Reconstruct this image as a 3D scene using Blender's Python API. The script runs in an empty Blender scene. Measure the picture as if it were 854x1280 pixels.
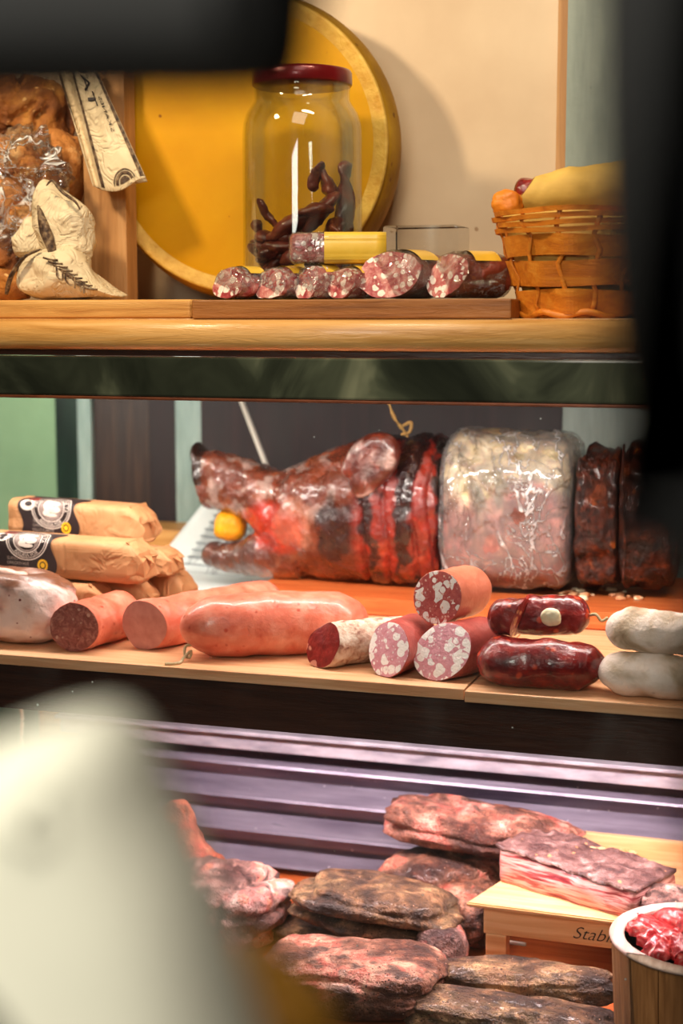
import bpy, bmesh, math, random
from mathutils import Vector, Matrix, Euler, noise
random.seed(7)
SC = bpy.context.scene
COL = SC.collection
V = Vector
TH = math.radians(17.8); F = 1900.0; H = 1.5; PIT = math.atan(240/F)
fw = V((-math.sin(TH)*math.cos(PIT), math.cos(TH)*math.cos(PIT), -math.sin(PIT)))
rt = V((math.cos(TH), math.sin(TH), 0)); upv = rt.cross(fw)

def P(px, py, Y):
    d = fw + rt*((px-427)/F) + upv*((640-py)/F)
    t = Y/d.y
    return V((d.x*t, Y, H+d.z*t))
def PZ(px, py, Z):
    d = fw + rt*((px-427)/F) + upv*((640-py)/F)
    t = (Z-H)/d.z
    return V((d.x*t, d.y*t, Z))

# ------------------------------------------------------------------ colours / materials
def lin(h):
    if isinstance(h, (tuple, list)): return (h[0], h[1], h[2], 1)
    h = h.lstrip('#'); c = [int(h[i:i+2], 16)/255 for i in (0, 2, 4)]
    return tuple(((x/12.92) if x <= .04045 else ((x+.055)/1.055)**2.4) for x in c)+(1,)

class NT:
    def __init__(s, name):
        s.m = bpy.data.materials.new(name); s.m.use_nodes = True
        s.t = s.m.node_tree; s.n = s.t.nodes; s.n.clear()
        s.out = s.n.new('ShaderNodeOutputMaterial')
    def N(s, typ, **kw):
        n = s.n.new('ShaderNode'+typ)
        for k, v in kw.items():
            if k.startswith('i_'):
                key = k[2:].replace('_', ' ')
                n.inputs[key].default_value = v
            else: setattr(n, k, v)
        return n
    def L(s, a, b): s.t.links.new(a, b)
    def coords(s, st=(1, 1, 1), rnd=True, rot=(0, 0, 0)):
        tc = s.N('TexCoord'); mp = s.N('Mapping'); mp.inputs['Scale'].default_value = st
        mp.inputs['Rotation'].default_value = rot
        if rnd:
            oi = s.N('ObjectInfo'); mu = s.N('Math', operation='MULTIPLY'); mu.inputs[1].default_value = 7.3
            s.L(oi.outputs['Random'], mu.inputs[0])
            ad = s.N('VectorMath', operation='ADD'); s.L(tc.outputs['Object'], ad.inputs[0]); s.L(mu.outputs[0], ad.inputs[1])
            s.L(ad.outputs[0], mp.inputs['Vector'])
        else: s.L(tc.outputs['Object'], mp.inputs['Vector'])
        return mp.outputs[0]
    def noise(s, vec, scale, det=6, dist=0, rough=.55):
        n = s.N('TexNoise'); n.inputs['Scale'].default_value = scale; n.inputs['Detail'].default_value = det
        n.inputs['Distortion'].default_value = dist; n.inputs['Roughness'].default_value = rough
        s.L(vec, n.inputs['Vector']); return n.outputs['Fac']
    def ramp(s, fac, stops, interp='LINEAR'):
        r = s.N('ValToRGB'); e = r.color_ramp.elements; r.color_ramp.interpolation = interp
        while len(e) < len(stops): e.new(.5)
        for i, (p, c) in enumerate(stops): e[i].position = p; e[i].color = lin(c)
        s.L(fac, r.inputs[0]); return r.outputs[0]
    def mix(s, f, a, b, blend='MIX'):
        m = s.N('Mix', data_type='RGBA', blend_type=blend)
        for sock, val in ((m.inputs[0], f), (m.inputs[6], a), (m.inputs[7], b)):
            if hasattr(val, 'links'): s.L(val, sock)
            else: sock.default_value = val
        return m.outputs[2]
    def math(s, op, a, b=0., c=None):
        m = s.N('Math', operation=op)
        for i, val in enumerate((a, b) if c is None else (a, b, c)):
            if hasattr(val, 'links'): s.L(val, m.inputs[i])
            else: m.inputs[i].default_value = val
        return m.outputs[0]
    def smooth(s, v, lo, hi):
        m = s.N('MapRange', interpolation_type='SMOOTHSTEP'); s.L(v, m.inputs[0])
        m.inputs[1].default_value = lo; m.inputs[2].default_value = hi
        return m.outputs[0]

KS = [1., 1.]
def MAT(name, stops, scale=10, det=7, dist=0., st=(1, 1, 1), rough=.5, bump=.3, bscale=60, spots=(), attr=0.,
        metal=0., coat=0., sss=0., spec=.5, rnd=True, bdist=.004, rvar=0., tint=None, rot=(0, 0, 0), creases=0.):
    t = NT(name); co = t.coords(st, rnd, rot); co1 = t.coords((1, 1, 1), rnd)
    scale *= KS[0]; bscale *= KS[1]
    c = t.ramp(t.noise(co, scale, det, dist), stops)
    if attr:
        at = t.N('Attribute'); at.attribute_name = 'Col'
        g = t.ramp(t.noise(co, scale, det, dist), [(.25, '#1c1c1c'), (.5, '#808080'), (.75, '#e4e4e4')])
        c = t.mix(attr, at.outputs['Color'], g, 'OVERLAY')
    for (ss, size, col, soft) in spots:
        vo = t.N('TexVoronoi'); vo.inputs['Scale'].default_value = ss
        nd = t.N('TexNoise'); nd.inputs['Scale'].default_value = ss*1.3; t.L(co1, nd.inputs['Vector'])
        sc = t.N('VectorMath', operation='SCALE'); t.L(nd.outputs['Color'], sc.inputs[0]); sc.inputs['Scale'].default_value = .34/ss
        ad = t.N('VectorMath', operation='ADD'); t.L(co1, ad.inputs[0]); t.L(sc.outputs[0], ad.inputs[1])
        t.L(ad.outputs[0], vo.inputs['Vector'])
        sep = t.N('SeparateColor'); t.L(vo.outputs['Color'], sep.inputs[0])
        thr = t.math('MULTIPLY', sep.outputs[0], size)
        df = t.math('SUBTRACT', thr, vo.outputs['Distance'])
        c = t.mix(t.smooth(df, 0, soft), c, lin(col))
    p = t.N('BsdfPrincipled'); t.L(c, p.inputs['Base Color'])
    p.inputs['Roughness'].default_value = rough; p.inputs['Metallic'].default_value = metal
    p.inputs['Coat Weight'].default_value = coat; p.inputs['Coat Roughness'].default_value = .12
    p.inputs['Specular IOR Level'].default_value = spec
    if sss:
        p.inputs['Subsurface Weight'].default_value = sss; p.inputs['Subsurface Radius'].default_value = (.012, .005, .003)
        p.inputs['Subsurface Scale'].default_value = .5
    if rvar:
        t.L(t.math('MULTIPLY_ADD', t.noise(co, scale*2.1, 4), rvar, rough-rvar/2), p.inputs['Roughness'])
    if bump:
        b = t.N('Bump'); b.inputs['Strength'].default_value = bump; b.inputs['Distance'].default_value = bdist
        hgt = t.noise(co1 if not creases else co, bscale, 6, .3)
        if creases:
            rd = t.math('ABSOLUTE', t.math('SUBTRACT', t.noise(co, bscale*creases, 3, 1.0), .5))
            hgt = t.math('ADD', hgt, t.math('MULTIPLY', t.smooth(rd, 0, .1), 1.2))
        t.L(hgt, b.inputs['Height'])
        t.L(b.outputs[0], p.inputs['Normal'])
    t.L(p.outputs[0], t.out.inputs[0])
    return t.m

def FILM(name, tint='#ffffff', dens=.35, scale=22, st=(1, 1, 1), lo=.0, rough=.12, dist=1.6, bump=1.0, width=.05):
    """thin clear plastic: mostly transparent, shiny, white sheen painted along its creases"""
    t = NT(name); co = t.coords(st)
    n1 = t.math('ABSOLUTE', t.math('SUBTRACT', t.noise(co, scale, 4, dist), .5))
    crease = t.math('SUBTRACT', 1., t.smooth(n1, 0, width))
    co2 = t.coords((st[0]*.5, st[1]*.7, st[2]*1.7), True, (.3, .9, .4))
    n2 = t.math('ABSOLUTE', t.math('SUBTRACT', t.noise(co2, scale*1.6, 4, dist), .5))
    crease2 = t.math('SUBTRACT', 1., t.smooth(n2, 0, width*.7))
    cr = t.math('MAXIMUM', crease, crease2)
    patch = t.smooth(t.noise(co, scale*.35, 3), .42, .62)
    f = t.math('ADD', t.math('MULTIPLY', t.math('MULTIPLY', cr, patch), dens), lo)  # white streaks put the plastic's sheen into its colour
    p = t.N('BsdfPrincipled'); p.inputs['Base Color'].default_value = lin(tint); p.inputs['Roughness'].default_value = rough+.15
    tr = t.N('BsdfTransparent'); tr.inputs[0].default_value = (.97, .97, .97, 1)
    gl = t.N('BsdfGlossy'); gl.inputs['Roughness'].default_value = rough
    b = t.N('Bump'); b.inputs['Strength'].default_value = bump; b.inputs['Distance'].default_value = .006
    t.L(t.math('ADD', cr, t.noise(co, scale*.6, 3, 1.)), b.inputs['Height'])
    t.L(b.outputs[0], gl.inputs['Normal']); t.L(b.outputs[0], p.inputs['Normal'])
    fr = t.N('Fresnel'); fr.inputs[0].default_value = 1.45; t.L(b.outputs[0], fr.inputs['Normal'])
    m1 = t.N('MixShader'); t.L(t.math('MINIMUM', t.math('ADD', fr.outputs[0], .04), .6), m1.inputs[0]); t.L(tr.outputs[0], m1.inputs[1]); t.L(gl.outputs[0], m1.inputs[2])
    m2 = t.N('MixShader'); t.L(f, m2.inputs[0]); t.L(m1.outputs[0], m2.inputs[1]); t.L(p.outputs[0], m2.inputs[2])
    t.L(m2.outputs[0], t.out.inputs[0])
    return t.m

def WOOD(name, a, b, c, rough=.5, scale=6, axis='x', coat=0., bump=.15):
    st = {'x': (1, 14, 14), 'z': (14, 14, 1), 'y': (14, 1, 14)}[axis]
    return MAT(name, [(.25, a), (.5, b), (.75, c)], scale, 8, .6, st, rough, bump, scale*2, coat=coat, bdist=.002, creases=1.)

# ------------------------------------------------------------------ mesh helpers
WL = {}
def obj(name, verts, faces, mat, parent=None, smooth=True, colfn=None, origin=None):
    verts = [V(v) for v in verts]
    if origin is None:
        xs = [v.x for v in verts]; ys = [v.y for v in verts]; zs = [v.z for v in verts]
        origin = V(((min(xs)+max(xs))/2, (min(ys)+max(ys))/2, min(zs)))
    me = bpy.data.meshes.new(name)
    me.from_pydata([v-origin for v in verts], [], faces); me.update()
    bm = bmesh.new(); bm.from_mesh(me); bmesh.ops.recalc_face_normals(bm, faces=bm.faces); bm.to_mesh(me); bm.free()
    if smooth: me.polygons.foreach_set('use_smooth', [True]*len(me.polygons))
    me.materials.append(mat)
    o = bpy.data.objects.new(name, me); COL.objects.link(o)
    if parent is not None:
        o.parent = parent; o.location = origin - WL[parent]
    else: o.location = origin
    WL[o] = origin.copy()
    if colfn:
        ca = me.color_attributes.new('Col', 'FLOAT_COLOR', 'POINT')
        for i, vv in enumerate(me.vertices):
            ca.data[i].color = lin(colfn(vv.co+origin, vv.normal))
    return o
def empty(name, loc):
    o = bpy.data.objects.new(name, None); COL.objects.link(o); o.location = loc; o.empty_display_size = .02
    WL[o] = V(loc); return o
def tag(o, label=None, cat=None, group=None, kind=None):
    if label: o['label'] = label
    if cat: o['category'] = cat
    if group: o['group'] = group
    if kind: o['kind'] = kind
    return o
def clone(root, off, rotz=0., label=None, name=None):
    def cp(o, par):
        c = o.copy(); COL.objects.link(c); c.parent = par
        WL[c] = WL[o]+V(off)
        for ch in [x for x in list(COL.objects) if x.parent == o]: cp(ch, c)
        return c
    c = cp(root, None); c.location = root.location+V(off); c.rotation_euler.z += rotz
    if label: c['label'] = label
    return c
def fn(p, s, o=4, seed=0): return noise.fractal(V(p)*s+V((seed*3.1, seed*1.7, seed*5.3)), .9, 2.0, o)
def ridge(p, s, seed=0): return abs(noise.noise(V(p)*s+V((seed*2.3, seed, seed*4.1))))

def hexa(pts8):
    """8 corners: bottom 4 (ccw) then top 4"""
    return [V(p) for p in pts8], [(3, 2, 1, 0), (4, 5, 6, 7), (0, 1, 5, 4), (1, 2, 6, 5), (2, 3, 7, 6), (3, 0, 4, 7)]
def box(name, lo, hi, mat, parent=None, bev=.002, colfn=None, seg=2):
    bm = bmesh.new(); bmesh.ops.create_cube(bm, size=1)
    for v in bm.verts: v.co = V([lo[i]+(v.co[i]+.5)*(hi[i]-lo[i]) for i in range(3)])
    if bev: bmesh.ops.bevel(bm, geom=bm.edges[:], offset=bev, segments=seg, affect='EDGES', profile=.6)
    return frombm(name, bm, mat, parent, colfn, smooth=False)
def frombm(name, bm, mat, parent=None, colfn=None, smooth=True):
    bm.verts.index_update()
    vs = [v.co.copy() for v in bm.verts]; fs = [[v.index for v in f.verts] for f in bm.faces]; bm.free()
    return obj(name, vs, fs, mat, parent, smooth, colfn)
def prism(name, pts, z0, z1, mat, parent=None, bev=.002, colfn=None):
    bm = bmesh.new(); lo = [bm.verts.new((p[0], p[1], z0)) for p in pts]; f = bm.faces.new(lo)
    r = bmesh.ops.extrude_face_region(bm, geom=[f])
    for g in r['geom']:
        if isinstance(g, bmesh.types.BMVert): g.co.z = z1
    bmesh.ops.recalc_face_normals(bm, faces=bm.faces)
    if bev: bmesh.ops.bevel(bm, geom=bm.edges[:], offset=bev, segments=2, affect='EDGES')
    return frombm(name, bm, mat, parent, colfn, False)

def rings(secs, closed_caps=(True, True)):
    """secs: list of lists of points (same length) -> skin"""
    n = len(secs[0]); vs = [p for s in secs for p in s]; fs = []
    for i in range(len(secs)-1):
        for j in range(n):
            k = (j+1) % n
            fs.append((i*n+j, i*n+k, (i+1)*n+k, (i+1)*n+j))
    if closed_caps[0]: fs.append(tuple(range(n-1, -1, -1)))
    if closed_caps[1]: b = (len(secs)-1)*n; fs.append(tuple(b+j for j in range(n)))
    return vs, fs
def ring(C, X, Z, a, b, n=32, p=2.):
    out = []
    for j in range(n):
        t = 2*math.pi*j/n; c, s = math.cos(t), math.sin(t)
        if p == 2.: out.append(C+X*(a*c)+Z*(b*s))
        else: out.append(C+X*(a*math.copysign(abs(c)**(2/p), c))+Z*(b*math.copysign(abs(s)**(2/p), s)))
    return out
def tube(path, rad, n=12, flat=1., p=2., up=V((0, 0, 1)), caps=(True, True)):
    secs = []
    for i, c in enumerate(path):
        a = path[max(i-1, 0)]; b = path[min(i+1, len(path)-1)]; t = (b-a).normalized()
        x = t.cross(up)
        if x.length < 1e-4: x = t.cross(V((1, 0, 0)))
        x.normalize(); z = x.cross(t)
        r = rad[i] if isinstance(rad, (list, tuple)) else rad
        secs.append(ring(c, x, z, r, r*flat, n, p))
    return rings(secs, caps)
def bez(A, M, B, n): return [A*(1-t)**2+M*(2*t*(1-t))+B*t*t for t in [i/(n-1) for i in range(n)]]
def smoothpath(pts, n=8):
    out = []
    for i in range(len(pts)-1):
        p0 = pts[max(i-1, 0)]; p1 = pts[i]; p2 = pts[i+1]; p3 = pts[min(i+2, len(pts)-1)]
        for k in range(n):
            t = k/n
            out.append(.5*((2*p1)+(p2-p0)*t+(2*p0-5*p1+4*p2-p3)*t*t+(3*p1-p0-3*p2+p3)*t**3))
    out.append(pts[-1].copy()); return out

def sausage(name, A, B, r, mat, parent=None, M=None, cut0=None, cut1=None, flat=1., amp=.002, fr=25, seed=1,
            cutmat=None, rprof=None, n=40, nr=44, endlen=.9, rest=None, colfn=None, lobes=None):
    """A,B centres of the ends (outer extreme of axis), cutN = slant vector (0 vector = square cut) or None = rounded end"""
    if M is None: M = (A+B)/2
    L = (B-A).length; e = endlen*r
    ds = []
    for i in range(nr):
        u = i/(nr-1)
        ds.append(.5-.5*math.cos(math.pi*u))
    secs = []
    for u in ds:
        c = A*(1-u)**2+M*(2*u*(1-u))+B*u*u
        t = ((M-A)*(1-u)+(B-M)*u).normalized()
        x = t.cross(V((0, 0, 1))).normalized(); z = x.cross(t)
        k = 1.
        d0, d1 = u*L, (1-u)*L
        if cut0 is None and d0 < e: k = min(k, math.sqrt(max(0, 1-(1-d0/e)**2)))
        if cut1 is None and d1 < e: k = min(k, math.sqrt(max(0, 1-(1-d1/e)**2)))
        k = max(k, .02)
        if rprof: k *= rprof(u)
        rg = ring(c, x, z, r*k, r*k*flat, n)
        out = []
        for p_ in rg:
            off = p_-c
            nn = off.normalized() if off.length > 1e-6 else z
            q = p_+nn*(fn(p_, fr, 4, seed)*amp*min(1, k*1.3))
            if lobes:
                ang = math.atan2(off.dot(z), off.dot(x)); q = q+off*lobes(ang, u)
            if cut0 is not None: q = q+t*(off.dot(cut0))*max(0, 1-d0/(2.2*r))
            if cut1 is not None: q = q+t*(off.dot(cut1))*max(0, 1-d1/(2.2*r))
            if rest is not None and q.z < rest: q.z = rest+(q.z-rest)*.0
            out.append(q)
        secs.append(out)
    vs, fs = rings(secs, (True, True))
    body = obj(name, vs, fs, mat, parent, True, colfn)
    for which, cut in ((0, cut0), (-1, cut1)):
        if cut is None: continue
        rg = secs[which]; c = sum(rg, V())/len(rg); t = (M-A).normalized()*(-1) if which == 0 else (B-M).normalized()
        nn = (rg[0]-c).cross(rg[n//4]-c).normalized()
        if nn.dot(t) < 0: nn = -nn
        cs = []
        for k in (0.985, .93, .8, .6, .4, .2, .02):
            cs.append([c+(q-c)*k+nn*(.0006+.0012*(1-k)**.5+fn(q*k, 70, 3, seed)*.0004) for q in rg])
        v2, f2 = rings(cs, (False, True))
        cf = obj('cut_face', v2, f2, cutmat, parent if parent else body)
    return body

def blob(name, C, dims, mat, parent=None, rot=(0, 0, 0), seed=1, amp=.1, fr=3., p=2.4, deform=None, floor=None,
         fine=.02, ff=12, ridg=0., rf=4., sub=5, colfn=None, taper=0., bend=0., creases=()):
    bm = bmesh.new(); bmesh.ops.create_icosphere(bm, subdivisions=sub, radius=1)
    R = Euler(rot).to_matrix(); a = V(dims); mn = min(dims)
    for v in bm.verts:
        d = v.co.normalized()
        rr = (abs(d.x)**p+abs(d.y)**p+abs(d.z)**p)**(-1/p)
        q = d*rr
        k = 1+fn(d, fr*.5, 4, seed)*amp*1.0
        q = q*k
        if taper: q = V((q.x, q.y*(1-taper*q.x), q.z*(1-taper*q.x*.7)))
        if bend: q.z += bend*(q.x*q.x-.4)
        for (nv, off, w, dep, wav) in creases:
            s = q.dot(V(nv))-off+wav*math.sin(q.x*2.6+seed)
            q = q-d*(dep*math.exp(-(s/w)**2))
        if deform: q = deform(q)
        w = V((q.x*a.x, q.y*a.y, q.z*a.z))
        w = w+d*(fn(w, ff/mn*.1, 5, seed+2)*fine*mn*2)
        if ridg: w = w-d*(max(0, .12-ridge(w, rf/mn*.25, seed))*ridg*mn*8)
        w = R@w+V(C)
        if floor is not None:
            if w.z < floor: w.z = floor+.0005
        v.co = w
    return frombm(name, bm, mat, parent, colfn)

def pillow(name, outline, Y, thick, mat, parent=None, n=4, seed=1, wob=0.):
    """rounded thick body with an outline given by points on the plane y = Y (world)"""
    g_ = lambda o_: P(o_[0], o_[1], Y) if len(o_) == 2 else V((P(o_[0], 640, Y).x, Y, o_[2]))
    pts = smoothpath([g_(o_) for o_ in outline]+[g_(outline[0])], n)[:-1]
    m_ = len(pts); ar = sum(pts[i].x*pts[(i+1) % m_].z-pts[(i+1) % m_].x*pts[i].z for i in range(m_))
    sg = 1 if ar > 0 else -1; secs = []; K = 9; nr_ = []
    for i in range(m_):
        t_ = (pts[(i+1) % m_]-pts[i-1]).normalized(); nr_.append(V((-t_.z, 0, t_.x))*sg)
    for i in range(K):
        a = math.pi*i/(K-1); ins = thick*(1-math.sin(a))*.8; y = -math.cos(a)*thick
        secs.append([q+nn*ins+V((0, y, 0)) for q, nn in zip(pts, nr_)])
    v, f = rings(secs, (True, True)); return obj(name, v, f, mat, parent)

def lathe(name, C, prof, mat, parent=None, n=48, smooth=True, arc=None):
    secs = [[V((C.x+r*math.cos(2*math.pi*j/n), C.y+r*math.sin(2*math.pi*j/n), C.z+z)) for j in range(n)] for r, z in prof]
    v, f = rings(secs, (True, True)); return obj(name, v, f, mat, parent, smooth)

def lettering(name, s, size, fmap, mat, parent, bold=0.):
    cu = bpy.data.curves.new('t', 'FONT'); cu.body = s; cu.size = size; cu.align_x = 'CENTER'; cu.offset = bold
    o = bpy.data.objects.new('t', cu); COL.objects.link(o)
    bpy.context.view_layer.update()
    me = bpy.data.meshes.new_from_object(o.evaluated_get(bpy.context.evaluated_depsgraph_get()))
    vs = [fmap(v.co.x, v.co.y) for v in me.vertices]; fs = [tuple(p.vertices) for p in me.polygons]
    bpy.data.objects.remove(o)
    return obj(name, vs, fs, mat, parent, False)

# ------------------------------------------------------------------ material library
W = dict(
 nosing=WOOD('pale_varnished_wood', '#a8712f', '#cf9a55', '#deb070', .35, 5, coat=.2),
 plank=WOOD('pale_plank', '#a3682a', '#cf974f', '#dfae68', .5, 5),
 board=WOOD('brown_chopping_board', '#6e3f18', '#935a24', '#a96f34', .5, 6),
 shelf=WOOD('pine_shelf_board', '#c98a5c', '#e2ab7c', '#efc39a', .45, 5),
 pigb=WOOD('orange_board', '#a3491d', '#c9632c', '#d87f45', .5, 6),
 crate=WOOD('crate_wood', '#c98d55', '#e0ad78', '#ecc596', .5, 5),
 bark=WOOD('tub_wood', '#6d4526', '#8f6239', '#a9784b', .5, 9, 'z'),
 tubrim=WOOD('tub_rim_wood', '#b59484', '#d0b4a6', '#e2ccc2', .5, 9, 'y'),
 dark=WOOD('dark_case_wood', '#2a160d', '#3c2115', '#4c2c1c', .35, 5),
 panel=WOOD('panel_wood', '#12080a', '#200f12', '#30191b', .6, 3, 'z'),
 doorw=WOOD('door_wood', '#1d1210', '#33211a', '#4b3426', .5, 4, 'z'),
 post=WOOD('post_wood', '#9a6a3c', '#b98751', '#c99a66', .6, 4, 'z'),
 splint=WOOD('splint_wood', '#b05c10', '#cf7818', '#df9330', .5, 7),
)
plaster = MAT('beige_wall_panel', [(.3, '#c3a684'), (.6, '#d6bd9b'), (.8, '#dfcbac')], 3, 6, rough=.45, bump=.05, spots=[(9, .05, '#a3805a', .01)])
bluecol = MAT('blue_grey_paint', [(.3, '#7f8b83'), (.6, '#96a298'), (.8, '#a8b2a4')], 6, 8, st=(6, 6, 1), rough=.5, bump=.3, bscale=40, spots=[(30, .1, '#5c625c', .05)])
greenw = MAT('green_painted_wall', [(.25, '#7fa37e'), (.55, '#98bc92'), (.8, '#aacca2')], 4, 8, rough=.4, bump=.1)
greend = MAT('dark_green_paint', [(.3, '#16261f'), (.6, '#22392e'), (.8, '#35503f')], 4, 8, st=(5, 5, 1), rough=.35, bump=.1)
greyst = MAT('grey_strip', [(.3, '#7f9890'), (.6, '#a2b8b0'), (.8, '#bccec4')], 7, 8, st=(8, 8, 1), rough=.3, bump=.1)
floorm = MAT('floor_tiles', [(.3, '#4a4038'), (.7, '#6b5d50')], 4, rough=.5, bump=.1)
steel = MAT('brushed_steel', [(.3, '#6f6678'), (.6, '#948c9c'), (.8, '#bab2c0')], 5, 8, st=(1, 8, 8), rough=.32, bump=.12, bscale=30, metal=.35, rvar=.2, spots=[(60, .14, '#e6e0e6', .05)])
railm = MAT('worn_aluminium', [(.3, '#8f8a96'), (.55, '#b9b3bd'), (.8, '#d8d3da')], 16, 9, st=(1, 4, 4), rough=.4, bump=.35, bscale=80, metal=.3, rvar=.25, spots=[(70, .12, '#6d6470', .06)])
caseglass = MAT('dark_green_glass', [(.3, '#1c2018'), (.48, '#30352a'), (.58, '#4a5040'), (.7, '#7a7e66')], 2.6, 4, 1.2, st=(2.2, 1, 2.), rough=.12, bump=.03, bscale=8, coat=.6, rot=(0, .5, 0))  # lighter diagonal patches are highlights painted into the glass colour
edgered = MAT('copper_edge', [(.3, '#5a2c18'), (.7, '#84482a')], 20, rough=.4, metal=.3)
rubber = MAT('black_paint', [(.3, '#060504'), (.7, '#0a0907')], 6, rough=.7, bump=.05)
creamcl = MAT('cream_cloth', [(.3, '#d8d5bf'), (.6, '#e4e1cd'), (.8, '#ebe9d8')], 5, rough=.85, bump=.1)
amberp = MAT('amber_paper', [(.3, '#8a5a14'), (.6, '#b07a1c'), (.8, '#c48c28')], 5, rough=.6, bump=.1)

cheesef = MAT('cheese_rind_face', [(.25, '#ad7402'), (.5, '#c78e03'), (.75, '#d6a008')], 2.6, 7, .3, rough=.5, bump=.12, bscale=45, spots=[(16, .10, '#8a5208', .02), (55, .09, '#b07208', .04)], sss=.1, spec=.15)
cheeser = MAT('cheese_rind_side', [(.25, '#80560c'), (.5, '#a87a14'), (.8, '#c89a2c')], 9, 8, .6, rough=.6, bump=.5, bscale=50, spots=[(40, .2, '#7a4e0c', .06)], spec=.2)
cheesee = MAT('cheese_rind_edge', [(.3, '#c08c28'), (.7, '#dcb450')], 40, 8, rough=.6, bump=.6, bscale=90)
redlid = MAT('red_lid_metal', [(.3, '#6d0f12'), (.7, '#8c171a')], 20, rough=.28, metal=.3, coat=.5, bump=.05)
jerky = MAT('dried_meat', [(.25, '#35100c'), (.5, '#5c211a'), (.75, '#86402e')], 22, 8, 1., rough=.4, bump=.8, bscale=60, coat=.25, spots=[(60, .16, '#b06a3c', .05)])
brownpaper = MAT('brown_kraft_paper', [(.3, '#a06e42'), (.55, '#b48154'), (.8, '#c39262')], 14, 8, rough=.7, bump=.3, bscale=9, creases=1.6, bdist=.003)
bagpaper = MAT('white_bag_paper', [(.3, '#cdb894'), (.6, '#dfcdab'), (.8, '#ebdcc0')], 12, 6, rough=.7, bump=.5, bscale=20, creases=1.2, bdist=.004)
bagdark = MAT('bag_print_brown', [(.35, '#2c1b12'), (.5, '#5a4330'), (.65, '#8a7356')], 140, 3, rough=.7, bump=.2)
ink = MAT('dark_brown_ink', [(.3, '#1c1011'), (.7, '#2b1a1b')], 30, rough=.55, bump=.05)
inkw = MAT('cream_ink', [(.3, '#cdbbae'), (.7, '#e6d8cc')], 30, rough=.6, bump=.05)
inkr = MAT('dark_red_ink', [(.3, '#6d2320'), (.7, '#8a302a')], 30, rough=.6, bump=.05)
yel = MAT('yellow_ink', [(.3, '#d8a010'), (.7, '#f0c020')], 30, rough=.6, bump=.05)
yellowlab = MAT('yellow_label_paper', [(.3, '#d0a028'), (.6, '#e2b83c'), (.8, '#ecc858')], 12, rough=.4, bump=.1, coat=.4)
bread = MAT('bread_crust', [(.3, '#5c2c10'), (.5, '#9a5a20'), (.7, '#d09040')], 16, 9, .5, rough=.7, bump=1., bscale=70, spots=[(60, .3, '#e0b070', .15)], bdist=.006)
bread2 = MAT('pale_bread_crust', [(.3, '#a8642c'), (.5, '#cf8a44'), (.7, '#e8bc80')], 16, 9, .5, rough=.7, bump=1., bscale=70, bdist=.006)
film = FILM('cling_film', '#ffffff', .8, 13, (1.6, 1, .6), .10, .1, dist=.5, width=.024)
filmp = FILM('pack_film', '#ffffff', .35, 30, (1, 1, 1), .01, .08, width=.04)
filmb = FILM('bread_bag_film', '#ffffff', .8, 9, (1, 1, 1), .01, .06, dist=.8, width=.025)

KS[:] = [2.4, 3.2]
salfresh = MAT('vacuum_packed_salami', [(.25, '#6d1c22'), (.42, '#a84044'), (.55, '#c88078'), (.7, '#ead0c4')], 17, 8, 1.2, rough=.2, bump=.8, bscale=40, coat=.8, spots=[(95, .7, '#f4e4d8', .1)])
salskin = MAT('brown_salami_skin', [(.3, '#5a2016'), (.6, '#7d3524'), (.8, '#a05a40')], 18, 8, rough=.3, bump=.4, coat=.4)
mortskin = MAT('pink_sausage_skin', [(.25, '#c4553c'), (.5, '#d9765c'), (.75, '#e59a82')], 14, 7, .4, rough=.38, bump=.3, bscale=35, coat=.25, sss=.12, spots=[(75, .32, '#b84832', .2)])
mortcut = MAT('pink_sausage_cut', [(.3, '#b8766c'), (.7, '#cf9288')], 30, 8, rough=.5, bump=.3, sss=.1)
pastecut = MAT('coarse_brown_cut', [(.25, '#6d3028'), (.5, '#965248'), (.75, '#bd8374')], 38, 9, 1.2, rough=.5, bump=.8, bscale=90, spots=[(80, .3, '#c49a8a', .08)])
coarsecut = MAT('dark_salami_cut', [(.3, '#6b1818'), (.6, '#8f2a26'), (.8, '#a8413a')], 40, 8, rough=.3, bump=.3, coat=.3, spots=[(46, .62, '#d08f7a', .08)])
moldskin = MAT('white_mould_skin', [(.3, '#8a5648'), (.45, '#c9a68f'), (.6, '#dcc8b4'), (.8, '#ead9c8')], 34, 8, .6, rough=.75, bump=.6, bscale=60)
mould2 = MAT('white_flour_skin', [(.3, '#9c8264'), (.42, '#cbb499'), (.52, '#ead8c8'), (.7, '#fbeee6')], 7, 9, .4, rough=.8, bump=.5, bscale=50, spots=[(26, .18, '#8a4a4a', .2)])
fatcut = MAT('salami_cut_pink', [(.3, '#cf8490'), (.6, '#dc9ca6'), (.8, '#eabcc0')], 40, 8, rough=.35, bump=.3, coat=.2, spots=[(78, .95, '#fbf4ee', .08), (240, .5, '#eddada', .2)])
fatcut2 = MAT('salami_cut_red', [(.3, '#a83c3c'), (.6, '#c4605a'), (.8, '#d5857c')], 50, 8, 1., rough=.35, bump=.3, coat=.2, spots=[(80, .9, '#fbf4ee', .08), (220, .5, '#e8b8a8', .2)])
saltan = MAT('salami_skin_tan', [(.3, '#b05a40'), (.6, '#c87256'), (.8, '#d88e70')], 14, 7, rough=.4, bump=.3, coat=.2)
salred = MAT('salami_skin_red', [(.3, '#963a34'), (.6, '#b3534a'), (.8, '#c8746a')], 14, 7, rough=.4, bump=.3, coat=.2)
chor = MAT('chorizo_skin', [(.25, '#420b0c'), (.5, '#7a1614'), (.75, '#a82a1c')], 18, 8, .6, rough=.22, bump=.5, bscale=50, coat=.6, spots=[(50, .38, '#d0492a', .2)])
chorcut = MAT('chorizo_cut', [(.3, '#8f1812'), (.6, '#b82c1c'), (.8, '#d04a2c')], 40, 8, 1.2, rough=.3, bump=.6, coat=.4, spots=[(90, .6, '#f0a06c', .1)])
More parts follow.
